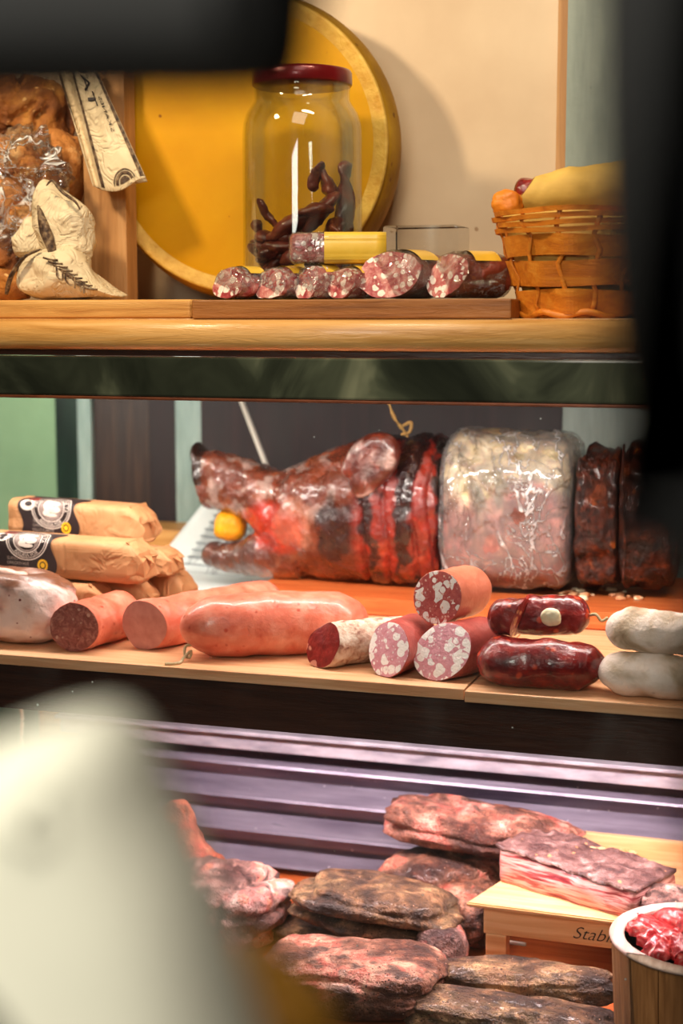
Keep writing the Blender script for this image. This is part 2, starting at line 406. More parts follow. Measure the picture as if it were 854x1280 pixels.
twinem = MAT('twine', [(.3, '#b09a70'), (.7, '#d8c8a0')], 200, rough=.8, bump=.5, bscale=300)
whitefat = MAT('fat_white', [(.3, '#e8d8a8'), (.7, '#f8efcf')], 40, rough=.4, bump=.2)
lemon = MAT('orange_fruit_skin', [(.3, '#e08a02'), (.6, '#f4a804'), (.8, '#fabc14')], 14, 6, rough=.42, bump=.4, bscale=160)
pigm = MAT('roast_pig_skin', [(.3, '#5a2a18'), (.7, '#8a4a30')], 13, 10, .8, rough=.28, bump=.65, bscale=32, attr=.55, coat=.7, rvar=.3, bdist=.006)
pigear = MAT('roast_ear_skin', [(.25, '#5c2418'), (.5, '#8a4230'), (.65, '#b08070'), (.8, '#d8c4bc')], 16, 9, 1., rough=.3, bump=.9, bscale=35, coat=.5, attr=.7)
charm = MAT('dark_roast_crust', [(.28, '#0e0504'), (.45, '#2b0f08'), (.6, '#5e260f'), (.75, '#9a4a16')], 14, 10, .9, rough=.35, bump=1., bscale=35, coat=.3, spots=[(28, .34, '#c8661c', .25), (60, .3, '#0a0404', .1)], bdist=.012)
wrapmeat = MAT('wrapped_roast_meat', [(.3, '#8a4a3c'), (.7, '#b8786c')], 12, 9, .8, rough=.4, bump=.7, bscale=30, attr=.8)
curemeat = MAT('peppered_cured_pork', [(.25, '#6b3c2c'), (.45, '#a0654e'), (.6, '#c68a72'), (.8, '#e0b098')], 16, 12, .8, rough=.5, bump=1., bscale=60, coat=.12, spots=[(110, .26, '#4a2418', .15), (260, .42, '#3a1c14', .12), (170, .22, '#e8b898', .15)], bdist=.008, attr=.9)
whitepork = MAT('white_cured_pork', [(.3, '#d8a898'), (.6, '#ecccc2'), (.8, '#f4e0d8')], 10, 9, .6, rough=.4, bump=.5, bscale=25, attr=.22, coat=.2, spots=[(60, .16, '#8a3c34', .08)])
belly = MAT('streaky_belly', [(.34, '#7a2028'), (.42, '#a8484a'), (.47, '#d89890'), (.56, '#e2b0a6'), (.62, '#b85c58'), (.68, '#dca098')], 2.0, 4, .3, st=(2, 2, 22), rough=.35, bump=.2, coat=.3)
bellytop = MAT('pepper_crust', [(.3, '#3a2020'), (.45, '#64423e'), (.58, '#84605a'), (.72, '#bc9890')], 14, 10, .8, rough=.45, bump=1., bscale=45, coat=.3, spots=[(60, .25, '#c88a5c', .1)], bdist=.006)
redmeat = MAT('raw_red_meat', [(.25, '#8a0f16'), (.5, '#c02a2c'), (.62, '#dd6a60'), (.8, '#f2c4bc')], 20, 6, 1., rough=.2, bump=.4, coat=.6)
KS[:] = [1., 1.]
crumbm = MAT('crumbs', [(.3, '#c8743c'), (.6, '#e2ae80'), (.8, '#f0d0b0')], 60, rough=.7, bump=.5)
paperw = MAT('pale_blue_paper', [(.3, '#d4dedc'), (.7, '#e4ecea')], 8, rough=.6, bump=.15)
paperink = MAT('grey_ink', [(.3, '#5a646a'), (.7, '#6d787c')], 8, rough=.6, bump=0)
clothy = MAT('yellow_wrap', [(.3, '#b8903c'), (.6, '#cfa850'), (.8, '#dcba68')], 10, 6, st=(1, 3, 3), rough=.7, bump=.4, bscale=25)
orangey = MAT('orange_rind', [(.3, '#c8650c'), (.7, '#e08a20')], 12, rough=.5, bump=.3)
rodm = MAT('white_rod_plastic', [(.3, '#c4beb0'), (.7, '#d8d2c4')], 10, rough=.4, bump=0)

def glassmat(name, dust, tint, speck=.0, fmax=1.):
    t = NT(name); co = t.coords((1, 1, 1), False)
    tr = t.N('BsdfTransparent'); tr.inputs[0].default_value = tint
    gl = t.N('BsdfGlossy'); gl.inputs['Roughness'].default_value = .03
    fr = t.N('Fresnel'); fr.inputs[0].default_value = 1.45
    m1 = t.N('MixShader'); t.L(t.math('MINIMUM', fr.outputs[0], fmax), m1.inputs[0]); t.L(tr.outputs[0], m1.inputs[1]); t.L(gl.outputs[0], m1.inputs[2])
    df = t.N('BsdfDiffuse'); df.inputs[0].default_value = (.8, .85, .82, 1)
    sm = t.math('MULTIPLY', t.smooth(t.noise(t.coords((1.3, 1, .5), False, (0, .35, 0)), 7, 6, .8), .45, .8), dust)
    if speck:
        vo = t.N('TexVoronoi'); vo.inputs['Scale'].default_value = 32; t.L(co, vo.inputs['Vector'])
        sep = t.N('SeparateColor'); t.L(vo.outputs['Color'], sep.inputs[0])
        thr = t.math('MULTIPLY', t.math('POWER', sep.outputs[0], 6.), .09)
        sp = t.smooth(t.math('SUBTRACT', thr, vo.outputs['Distance']), 0, .03)
        sm = t.math('ADD', sm, t.math('MULTIPLY', sp, speck))
    m2 = t.N('MixShader'); t.L(sm, m2.inputs[0]); t.L(m1.outputs[0], m2.inputs[1]); t.L(df.outputs[0], m2.inputs[2])
    t.L(m2.outputs[0], t.out.inputs[0]); return t.m
pane_m = glassmat('case_front_glass', .016, (.975, .985, .98, 1), .5)
jar_m = glassmat('jar_glass', .05, (.95, .97, .93, 1), 0, .28)
clearp = glassmat('clear_plastic', .3, (.93, .93, .93, 1))
railm.name = 'worn_aluminium'

# =================================================================== THE SETTING
ZT = 1.502      # top shelf surface
ZM = 1.0        # middle boards top
ZD = .49        # lower deck top
S = lambda o, l=None: tag(o, l, None, None, 'structure')
S(box('floor', (-3.2, -.6, -.05), (1.6, 3.4, 0), floorm, bev=0))
def wallbox(name, x0, x1, y0, y1, z0, z1, m): return S(box(name, (x0, y0, z0), (x1, y1, z1), m, bev=0))
# back wall above the top shelf
YB = 2.52
xa = P(706, 250, YB).x
wallbox('wall_back', -2.2, xa, YB, YB+.04, ZT-.04, 2.6, plaster)
S(box('trim_1', (xa-.014, YB-.012, ZT+.002), (xa+.004, YB-.0005, 2.6), W['post'], bev=.002))
wallbox('wall_right', xa+.005, .6, YB-.03, YB+.04, ZT+.0005, 2.6, bluecol)
wallbox('wall_column', P(703, 520, 2.95).x, .6, 2.955, 2.99, 0, ZT-.04, bluecol)
# surroundings seen behind the middle shelf
YR = 3.0
def strip(n, a, b, m, dy=0, z0=0, z1=ZT-.05):
    return wallbox(n, P(a, 600, YR+dy).x, P(b, 600, YR+dy).x, YR+dy, YR+dy+.03, z0, z1, m)
strip('wall_left', -420, 71, greenw)
strip('trim_2', 71.3, 98, greend, -.01)
strip('trim_3', 98.3, 115, greyst, -.015)
strip('door_1', 115.3, 187, W['doorw'], .0)
strip('trim_4', 187.3, 220, W['panel'], -.02)
strip('trim_5', 220.3, 252, greyst, -.03)
strip('trim_6', 252.3, 701, W['panel'], -.035)
S(box('trim_7', (P(60, 660, 2.9).x, 2.84, .0), (P(250, 660, 2.9).x, YR-.04, P(200, 662, 2.84).z), W['plank']))
# case: top shelf
xl, xr = -2.0, .35
S(box('trim_8', (xl, 2.0, ZT-.035), (xr, YB-.001, ZT), W['nosing'], bev=.001))
nose = ([V((x, 1.985, ZT-.022)) for x in (xl, xr)])
o = obj('trim_9', *tube([V((xl, 1.992, ZT-.023)), V((xr, 1.992, ZT-.023))], .0215, 24, p=2.6), W['nosing']); S(o)
S(box('trim_10', (xl, 1.955, 1.393), (xr, 1.975, 1.449), caseglass, bev=.003))
S(box('trim_11', (xl, 1.953, 1.3885), (xr, 1.977, 1.3925), edgered, bev=.001))
S(box('trim_12', (xl, 1.99, 1.449), (xr, 2.03, 1.466), W['dark'], bev=.001))
# front glass of the case
S(tag(box('window_1', (xl, 1.962, .42), (xr, 1.966, 1.388), pane_m, bev=0)))
# middle shelf carcass
S(box('trim_13', (xl, 1.99, .915), (xr, 2.03, .984), W['dark'], bev=.002))
S(box('trim_14', (P(-30, 700, 2.9).x-.4, 2.03, .955), (xr, 2.83, .984), W['dark'], bev=.001))
# lower compartment: rail, corrugated steel and deck
xrl = P(78, 887, 2.5).x
zr = .762
S(box('trim_15', (xrl, 2.49, zr-.033), (xr-.1, 2.52, zr), railm, bev=.002))
S(box('trim_16', (xrl, 2.47, zr-.0005), (xr-.1, 2.50, zr+.006), railm, bev=.001))
prof = [(2.54, .73)]
z = .722
while z > .485:
    prof += [(2.556, z), (2.516, z-.026), (2.514, z-.030), (2.550, z-.033), (2.556, z-.060)]; z -= .062
prof.append((2.56, .47))
vs = [V((x, y, zz)) for x in (xrl+.01, xr-.1) for y, zz in prof]+[V((x, y+.004, zz)) for x in (xrl+.01, xr-.1) for y, zz in prof]
n = len(prof); fs = [(i, i+1, n+i+1, n+i) for i in range(n-1)]+[(2*n+i, 3*n+i, 3*n+i+1, 2*n+i+1) for i in range(n-1)]
o = obj('wall_corrugated', vs, fs, steel, None, False); S(o, 'corrugated steel back panel of the lower compartment')
S(box('trim_17', (xl, 1.97, .455), (xr, 2.62, ZD), W['pigb'], bev=.002))
S(box('trim_18', (xl, 2.0, .0), (xr, 2.05, .455), W['dark'], bev=.002))

# =================================================================== TOP SHELF
# planks
tag(box('wooden_plank', (P(-120, 380, 2.0).x, 1.998, ZT), (P(240, 380, 2.0).x, 2.46, ZT+.027), W['plank'], bev=.006, seg=3),
    'pale round-edged wooden plank lying under the paper bags on the top shelf', 'plank')
tag(box('chopping_board', (P(241.5, 380, 2.0).x, 1.995, ZT), (P(640, 380, 2.0).x, 2.47, ZT+.026), W['board'], bev=.002),
    'long brown wooden board under the packed salami on the top shelf', 'chopping board')
TB = ZT+.0265
# wheel of cheese
R = .247
cc = P(303, 172, 2.335); cc.z = TB+R+.004
rot = Matrix.Rotation(math.radians(8), 3, 'Z')
def cdisc(rz, name, mat, par, wob=0.):
    secs = []
    for r, y in rz:
        secs.append([cc+rot@V((r*math.cos(a), y+wob*fn((math.cos(a), math.sin(a), y), 5), r*math.sin(a))) for a in [2*math.pi*j/96 for j in range(96)]])
    v, f = rings(secs, (True, True)); return obj(name, v, f, mat, par)
ch = empty('cheese_wheel', V((cc.x, cc.y, TB)))
tag(ch, 'large yellow wheel of hard cheese standing upright on its edge behind the jar', 'cheese')
cdisc([(.02, -.0), (.1, -.0005), (.2, 0), (R-.02, .001), (R-.014, .003)], 'cut_face', cheesef, ch)
ch_side = cdisc([(R-.0135, .0035), (R-.006, .018), (R+.001, .045), (R+.002, .07), (R-.002, .10), (R-.012, .122), (R-.03, .127), (.02, .127)], 'rind', cheeser, ch)
cdisc([(R-.0155, .0005), (R-.0125, -.0015), (R-.0095, .003), (R-.0115, .008)], 'rim_ridge', cheesee, ch)

# jar
jc = P(378.5, 300, 2.195); jc.z = TB
jr = .0895
jar = empty('glass_jar', jc); tag(jar, 'big clear glass jar with red metal lid holding strips of dried meat', 'jar')
topz = P(378, 104, 2.19).z-TB
pr = [(.02, .0005), (jr*.86, .0005), (jr*.96, .006), (jr, .02), (jr, .06), (jr, topz-.075), (jr*.985, topz-.06), (jr*.93, topz-.044), (jr*.84, topz-.032), (jr*.80, topz-.026), (jr*.79, topz-.012), (jr*.80, topz-.010), (jr*.79, topz-.004), (jr*.79, topz)]
pin = [(max(r-.003, .01), max(z_, .006)) for r, z_ in reversed(pr)]
lathe('glass_body', jc, pr+pin, jar_m, jar, 64)
lz = topz-.004
lathe('lid', V((jc.x, jc.y, jc.z+lz)), [(.02, -.0), (jr*.82, 0), (jr*.835, .002), (jr*.83, .018), (jr*.81, .0215), (jr*.76, .0225), (jr*.74, .0205), (.02, .0205)], redlid, jar, 64)
# jerky strips
js = [((312, 300), (322, 322), 9, -.02), ((322, 248), (352, 290), 8, -.045), ((336, 300), (400, 262), 20, -.04), ((380, 292), (436, 240), 20, -.03),
      ((398, 208), (420, 250), 14, -.02), ((404, 203), (392, 240), 9, -.035), ((446, 200), (440, 300), 12, -.01), ((350, 330), (430, 300), 22, -.05), ((312, 322), (360, 310), 12, -.05),
      ((420, 280), (446, 320), 15, -.045), ((370, 268), (425, 262), 14, -.06), ((322, 345), (400, 348), 18, -.04), ((380, 330), (445, 345), 20, -.01), ((310, 275), (335, 320), 8, -.02), ((330, 315), (375, 285), 13, .02), ((400, 300), (440, 335), 16, .03)]
rj = random.Random(11)
for k in range(16):
    x_ = rj.uniform(325, 435); y_ = rj.uniform(262 if x_ > 360 else 300, 345); a_ = rj.uniform(-.9, .4); l_ = rj.uniform(22, 38)
    js.append(((x_-l_*math.cos(a_), y_-l_*math.sin(a_)), (x_+l_*math.cos(a_), y_+l_*math.sin(a_)), rj.uniform(12, 19), rj.uniform(-.055, .02)))
for i, (a, b, w, dy) in enumerate(js):
    A = P(*a, 2.19+dy); B = P(*b, 2.19+dy*.6); A.z = max(A.z, TB+.02); B.z = max(B.z, TB+.02)
    for q in (A, B):
        off = V((q.x-jc.x, q.y-jc.y)); lim = jr-.012-w*.0005
        if off.length > lim: off = off.normalized()*lim; q.x, q.y = jc.x+off.x, jc.y+off.y
    M_ = (A+B)/2+V((random.uniform(-.01, .01), random.uniform(-.01, .01), random.uniform(0, .015)))
    w_ = w*.00100
    o = sausage('dried_meat_strip', A, B, w_*1.2, jerky, None, M=M_, flat=.5, amp=.006, fr=38, seed=i+1, n=20, nr=26, endlen=1.6)
    tag(o, 'strip of dark dried meat piled inside the glass jar', 'dried meat', 'dried meat strips in the jar')

# packed salami cuts on the board
def pack(i, a, b, r, Y, dx, dY, label, top=False, zc=None, flat=.85, big=False):
    """a,b: px x-range of front cut face"""
    cx = (a+b)/2
    A = P(cx, 353, Y); A.z = zc if zc else TB+r*flat+.001
    B = A+V((dx, dY, 0))
    root = empty('packed_salami', V((A.x, A.y, A.z-r*flat))); tag(root, label, 'packed salami', 'packed salami on the board')
    w = (P(b, 353, Y)-P(a, 353, Y)).length/2
    M_ = (A+B)/2
    sausage('salami', A, B, w, salskin if big else salfresh, root, M=M_, cut0=V((.5 if big else .15, 0, .35)), cut1=V((0, 0, 0)), flat=r*flat/w, amp=.004, fr=40, seed=i*3+1,
            cutmat=salfresh, lobes=lambda an, u: .05*math.cos(3*an+i), rest=A.z-r*flat+.0004, n=32, nr=24)
    t = (B-A).normalized(); x = t.cross(V((0, 0, 1))).normalized()
    secs = []
    for k in range(9):
        u = k/8; c = A.lerp(B, u)+t*(.006 if k == 8 else (-.004 if k == 0 else 0)); s = 1.05 if 0 < k < 8 else .9
        secs.append([q+V((0, 0, fn(q, 60, 3, i)*.002)) for q in ring(c, x, V((0, 0, 1)), w*s+.001, r*flat*s+.001, 32)])
    for s in secs:
        for q in s: q.z = max(q.z, A.z-r*flat+.0002)
    v, f = rings(secs, (True, True)); obj('plastic_film', v, f, filmp, root)
    # yellow label on top
    la = []
    for k in range(7):
        u = .35+.5*k/6; c = A.lerp(B, u)
        la.append([c+x*((w+.003)*math.cos(an))+V((0, 0, (r*flat+.003)*math.sin(an)*1.03)) for an in [math.radians(35+110*j/10) for j in range(11)]])
    v = [q for s in la for q in s]; f = [(k*11+j, k*11+j+1, (k+1)*11+j+1, (k+1)*11+j) for k in range(6) for j in range(10)]
    obj('yellow_label', v, f, yellowlab, root)
    return root
pack(1, 259, 312, .026, 2.05, .03, .045, 'leftmost packed pink salami chunk at the end of the brown board')
pack(2, 313, 365, .0255, 2.05, .03, .045, 'packed pink salami second from the left on the brown board')
pack(3, 366, 402, .0265, 2.045, .03, .045, 'narrow packed salami right below the yellow-labelled bar')
pack(4, 404, 449, .025, 2.045, .03, .045, 'packed salami between the narrow pack and the big speckled one')
pack(5, 450, 522, .038, 2.05, .035, .07, 'big cut salami speckled white, left one of the two large packs', big=True)
pack(6, 526, 592, .036, 2.05, .06, .05, 'big cut salami at the right end of the board next to the basket', big=True)
# bar with yellow label lying across on top
zt = TB+.051
A = P(363, 315, 2.06); B = P(482, 308, 2.1); A.z = B.z = zt+.0215
root = empty('packed_salami', V((A.x, A.y, zt))); tag(root, 'square bar of packed salami with wide yellow label lying on top of the row', 'packed salami')
t = (B-A).normalized(); x = t.cross(V((0, 0, 1))).normalized(); Zu = V((0, 0, 1))
secs = [ [q+V((0, 0, fn(q, 60, 3, 3)*.002)) for q in ring(A.lerp(B, u)+V((0, 0, 0)), x, Zu, .024*k, .0205*k, 32, 4.5)] for u, k in ((0, .7), (.02, .95), (.06, 1), (.25, 1.02), (.5, 1), (.8, 1), (.97, .98), (.995, .9), (1, .7))]
v, f = rings(secs); obj('salami', v, f, salfresh, root)
secs = [ring(A.lerp(B, u), x, Zu, .0252*k, .0218*k, 32, 4.5) for u, k in ((-.01, .75), (.03, 1), (.35, 1.03), (.98, 1.0), (1.01, .8))]
v, f = rings(secs); obj('plastic_film', v, f, filmp, root)
secs = [[q+x*(.0006*math.sin(q.z*1500)) for q in ring(A.lerp(B, u), x, Zu, .0262, .0225, 64, 4.5)] for u in (.36, .45, .6, .75, .9, 1.005)]
v, f = rings(secs, (False, True)); obj('yellow_label', v, f, yellowlab, root)

# clear plastic tub behind
c = P(531, 300, 2.25)
b0 = box('plastic_tub', (P(487, 300, 2.25).x, 2.21, TB), (P(580, 300, 2.25).x, 2.29, P(540, 283, 2.25).z), clearp, bev=.005)
tag(b0, 'low clear plastic tub standing behind the two large salami cuts', 'plastic tub')

# basket
bc = P(727, 330, 2.105); bc.z = ZT
bk = empty('splint_basket', bc); tag(bk, 'woven orange-brown wood splint basket at the right end of the top shelf', 'basket')
hb = P(700, 268, 2.105).z-ZT
def brad(z_): return .080+(.118-.080)*(z_/hb)
NS = 14
def band(z0, z1, ph, nm, thk=.0016, amp=.004):
    secs = []; n = 112
    for (zz, off) in ((z0, 0), (z1, 0), (z1, thk), (z0, thk)):
        secs.append([bc+V((math.cos(a)*(brad(zz)+off+amp*math.sin(NS/2*a+ph)), math.sin(a)*(brad(zz)+off+amp*math.sin(NS/2*a+ph)), zz+.0015*math.sin(3*a+z0*90))) for a in [2*math.pi*j/n for j in range(n)]])
    secs.append(secs[0]); v, f = rings(secs, (False, False)); return obj(nm, v, f, W['splint'], bk, False)
hs = [(.004, .036), (.041, .073), (.078, .104)]
for i, (a0, a1) in enumerate(hs): band(a0*hb/.135, a1*hb/.135, math.pi*(i % 2), 'splint_band')
for i, zz in enumerate((.108, .116, .124, .131)): band(zz*hb/.135, (zz+.006)*hb/.135, math.pi*((i+1) % 2), 'rim_splint', .004, .003)
for i in range(NS):
    a = 2*math.pi*(i+.25)/NS
    path = [bc+V((math.cos(a+.05*math.sin(k*2+i))*(brad(hb*k/8)+.002*(1 if k % 2 else -1)*(1 if i % 2 else -1)), math.sin(a+.05*math.sin(k*2+i))*(brad(hb*k/8)+.002*(1 if k % 2 else -1)*(1 if i % 2 else -1)), hb*k/8+.001)) for k in range(9)]
    v, f = tube(path, .0035, 8, .5, up=V((math.cos(a), math.sin(a), .3))); obj('upright_splint', v, f, W['splint'], bk)
lathe('basket_base', bc, [(.02, .0005), (.078, .0005), (.08, .004), (.02, .004)], W['splint'], bk)
# base braid
path = [bc+V((math.cos(a)*(.084+.003*math.sin(9*a)), math.sin(a)*(.084+.003*math.sin(9*a)), .006+.003*math.sin(9*a+1))) for a in [2*math.pi*j/72 for j in range(73)]]
v, f = tube(path, .0045, 8); obj('base_braid', v, f, W['splint'], bk)
# what the basket holds
zb = hb+ZT
pl = lathe('paper_liner', V((bc.x, bc.y, ZT+.02)), [(.02, .0), (.075, .0), (.108, hb-.022), (.104, hb-.024), (.07, .004), (.02, .004)], clothy)
tag(pl, 'yellow paper lining the inside of the splint basket', 'paper')
A = P(650, 243, 2.11); B = P(830, 225, 2.16)
root = empty('wrapped_salami', (A+B)/2-V((0, 0, .03))); tag(root, 'fat sausage rolled in yellow paper lying across the basket top', 'wrapped sausage')
sausage('wrap', A+V((.004, 0, 0)), B, .030, clothy, root, cut0=V((.0, 0, .9)), rprof=lambda u: .72+.33*min(1, u*3), amp=.003, fr=18, seed=4, cutmat=clothy)
sausage('sausage_tip', A+V((-.008, -.002, .004)), A+V((.08, .01, .006)), .0185, chor, root, amp=.003, fr=40, seed=3, nr=24)
o = blob('orange_wedge', P(634, 255, 2.09), (.021, .018, .019), orangey, None, seed=4, amp=.15, floor=None, sub=4)
tag(o, 'orange piece of rind at the left rim of the basket', 'fruit piece')

# wooden post
xp0, xp1 = P(112, 250, 2.28).x, P(164, 250, 2.28).x
S(tag(box('trim_19', (xp0, 2.26, TB+.0008), (xp1, 2.30, 2.4), W['post'], bev=.002), 'wooden upright post left of the cheese wheel'))

# bread
bd = empty('bread_loaf', V((P(20, 160, 2.3).x, 2.3, TB)))
o = blob('round_bread_loaf', P(25, 150, 2.33), (.10, .08, .075), bread, None, seed=2, amp=.12, ridg=.4, sub=5, p=2.2)
bpy.data.objects.remove(bd)
tag(o, 'dark crusted round loaf at top left behind the plastic bag', 'bread')
o = blob('bread_roll', P(68, 220, 2.29), (.052, .06, .075), bread2, None, seed=3, amp=.1, p=2.2, rot=(0, .35, 0)); tag(o, 'golden loaf standing right of the plastic bag beneath the hanging paper bag', 'bread')
bagc = P(18, 255, 2.19)
rolls = [((12, 195), 2.21, (.045, .04, .035), 'golden bread roll at the top inside the clear bag'),
         ((45, 222), 2.2, (.038, .035, .032), 'brown bread roll at the right inside the clear bag'),
         ((-5, 248), 2.18, (.05, .04, .036), 'bread roll at the left edge inside the clear bag'),
         ((38, 282), 2.19, (.045, .04, .036), 'pale bread roll low inside the clear bag above the white paper'),
         ((6, 320), 2.17, (.05, .045, .04), 'darker bread roll at the bottom inside the clear bag')]
for i, (c, Y, dm, lb) in enumerate(rolls):
    o = blob('bread_roll', P(*c, Y), dm, [bread2, bread, bread2, bread2, bread][i], None, seed=10+i, amp=.16, ridg=.3, sub=4, p=2.1); tag(o, lb, 'bread', 'bread rolls in the bag')
o = blob('plastic_bag', P(14, 262, 2.19), (.10, .068, .128), filmb, None, seed=21, amp=.22, fr=3.4, fine=.2, ff=12, ridg=.5, rf=5., p=2.6, floor=TB+.0005)
tag(o, 'clear crinkled plastic bag of bread rolls at the left edge', 'plastic bag')

# hanging printed paper bag: folded flat bag leaning, gusset at the left
def bagpt(u, v, w=0):
    """u 0..1 across (left->right), v 0..1 top->bottom"""
    l = V((88, 80, 0)).lerp(V((128, 237, 0)), v); r = V((118, 80, 0)).lerp(V((184, 226, 0)), v)
    p_ = l.lerp(r, u); q = P(p_.x, p_.y, 2.215-w)
    return q
hbag = empty('paper_bag', P(135, 232, 2.215)); tag(hbag, 'long white paper bag with dark print tilted against the wooden post', 'paper bag')
def sheet(name, fp, nu, nv, thk, mat, par):
    """fp(u,v)->point; thickened sheet"""
    A_ = [[fp(i/nu, j/nv) for i in range(nu+1)] for j in range(nv+1)]
    vs = [q for r_ in A_ for q in r_]; nb = len(vs); vs += [q+V((0, thk, -thk)) for q in vs]
    fs = []; Wd = nu+1
    for j in range(nv):
        for i in range(nu):
            a_ = j*Wd+i; fs.append((a_, a_+1, a_+Wd+1, a_+Wd)); fs.append((nb+a_, nb+a_+Wd, nb+a_+Wd+1, nb+a_+1))
    for i in range(nu): fs.append((i, nb+i, nb+i+1, i+1)); k = nv*Wd+i; fs.append((k, k+1, nb+k+1, nb+k))
    for j in range(nv): k = j*Wd; fs.append((k, k+Wd, nb+k+Wd, nb+k)); k = j*Wd+nu; fs.append((k, nb+k, nb+k+Wd, k+Wd))
    return obj(name, vs, fs, mat, par, True)
def facept(u, v):
    q = bagpt(u, v+.03*math.sin(u*5)*v*v, .02+.006*math.sin(u*3.1)+.004*fn((u, v, 0), 3, 3)); return q
sheet('front_sheet', facept, 14, 30, .0012, bagpaper, hbag)
sheet('back_sheet', lambda u, v: bagpt(u, v, -.012+.003*fn((u, v, 3), 3, 3)), 10, 20, .0012, bagpaper, hbag)
def gus(u, v):
    l = V((70, 80, 0)).lerp(V((116, 232, 0)), v); r = V((88, 80, 0)).lerp(V((128, 237, 0)), v)
    p_ = l.lerp(r, u); return P(p_.x, p_.y, 2.215-.018+.016*math.sin(u*math.pi)+(1-u)*.006)
sheet('side_gusset', gus, 10, 24, .0012, bagpaper, hbag)
def edgepr(n_, u0, u1): sheet(n_, lambda u, v: facept(u0+(u1-u0)*u, .03+.95*v)+V((0, -.0012, 0)), 3, 30, .0004, bagdark, hbag)
edgepr('printed_edge', .90, .995); edgepr('printed_edge', .0, .07)
sheet('printed_edge', lambda u, v: gus(.0+.18*u, .02+.96*v)+V((0, -.0012, 0)), 3, 24, .0004, bagdark, hbag)
# round print at the bottom
for ra, rb in ((.0, .028), (.036, .050), (.056, .061)):
    sheet('printed_emblem', lambda u, v: facept(.54+(ra+(rb-ra)*v)*4.2*math.cos(math.pi*u), .965-(ra+(rb-ra)*v)*1.7*math.sin(math.pi*u))+V((0, -.0014, 0)), 20, 2, .0004, bagdark, hbag)
def vert(x_, y_, u0, v0, s): return facept(u0+y_*s[0], v0+x_*s[1])+V((0, -.0016, 0))
lettering('printed_letters', 'TAP', .1, lambda x_, y_: facept(.30+(.0-y_)*-3.6, .16-x_*2.1)+V((0, -.0016, 0)), ink, hbag, .001)
lettering('printed_letters', 'S.KANES', .045, lambda x_, y_: facept(.66+y_*3.0, .42-x_*1.8)+V((0, -.0016, 0)), ink, hbag)

# crumpled white paper bag
def crump(name, outline, Y, thick, seed, par, mat=bagpaper, fr=26, am=.011):
    pts = smoothpath([P(x, y, Y) for x, y in outline]+[P(*outline[0], Y)], 5)[:-1]
    c = sum(pts, V())/len(pts); secs = []; K = 22
    for i in range(K):
        a = math.pi*(i+.5)/K; s = math.sin(a)**.6; yy = -math.cos(a)*thick
        row = []
        for q in pts:
            w = c+(q-c)*s+V((0, yy, 0)); d = (w-c).normalized()
            w = w+d*((.25-ridge(w, fr, seed))*am*1.6)+V((0, -1, 0))*(.2-ridge(w, fr*.6, seed+3))*am*2.2
            w.z = max(w.z, TB+.0004); row.append(w)
        secs.append(row)
    v, f = rings(secs, (True, True)); o = obj(name, v, f, mat, par, True)
    return o
cb = empty('crumpled_paper_bag', V((P(90, 360, 2.12).x, 2.12, TB))); tag(cb, 'crumpled white paper bag with striped print standing on the plank', 'paper bag')
crump('bag_top', [(52, 232), (62, 228), (84, 246), (104, 262), (113, 290), (114, 318), (96, 330), (66, 326), (52, 300), (45, 262)], 2.14, .035, 2, cb)
crump('bag_lower', [(66, 312), (92, 310), (112, 330), (126, 352), (145, 366), (146, 372), (40, 372), (28, 350), (36, 326)], 2.12, .04, 5, cb)
crump('bag_fold', [(22, 298), (38, 274), (52, 282), (60, 300), (58, 318), (30, 322), (18, 310)], 2.135, .022, 8, cb)
pth = smoothpath([P(58, 232, 2.098), P(66, 226, 2.098), P(78, 240, 2.096), P(94, 252, 2.096), P(100, 262, 2.098)], 6)
v, f = tube(pth, [.0012+.0028*math.sin(i/(len(pth)-1)*3.1) for i in range(len(pth))], 8, .6); obj('dark_fold_edge', v, f, bagdark, cb)
crump('printed_side', [(47, 258), (50, 258), (58, 274), (66, 296), (72, 326), (65, 330), (60, 312), (50, 286)], 2.101, .006, 4, cb, bagdark, am=.004)
# striped print near the bottom
for k in range(9):
    x0 = 62+k*6.2; y0 = 322+k*4.6
    path = [P(x0-8+q*15, y0+q*6-q*q*3, 2.0785) for q in (0, .4, .8, 1.2)]
    v, f = tube(path, .0016, 6); obj('printed_stripe', v, f, bagdark, cb)
lettering('printed_letters', 'UCHI', .026, lambda x_, y_: P(88, 357, 2.0765)+V((x_*.8, 0, -x_*.4+y_*.9)), bagdark, cb, .0006)
path = smoothpath([P(8, 368, 2.09), P(14, 345, 2.085), P(30, 322, 2.085), P(50, 312, 2.09)], 6)
v, f = tube(path, [.002+.004*math.sin(i/ (len(path)-1)*2.6+.3) for i in range(len(path))], 8, .4); o = obj('bag_handle', v, f, bagdark, cb)
o = crump('brown_paper_scrap', [(-10, 345), (8, 335), (24, 345), (32, 372), (-14, 372)], 2.15, .02, 9, None, bread)
tag(o, 'dark brown crust end showing under the plastic bag at far left', 'bread')

# =================================================================== MIDDLE SHELF
xg = P(581, 868, 1.98).x
tag(box('shelf_board', (P(-150, 820, 1.98).x, 1.982, .9845), (xg-.0015, 2.83, ZM), W['shelf'], bev=.0015),
    'long pale pine shelf board, left one under the sausages and packages', 'board')
tag(box('shelf_board', (xg+.0015, 1.972, .9845), (.2, 2.83, ZM), W['shelf'], bev=.0015),
    'pale pine shelf board, right one under the red and white sausages', 'board')
pbz = ZM+.03
xb = P(300, 745, 2.44).x
tag(prism('carving_board', [(xb, 2.445), (.05, 2.425), (.05, 2.82), (xb+.02, 2.82)], ZM+.0005, pbz, W['pigb'], bev=.003),
    'thick orange-brown wooden board carrying the roast pig', 'board')

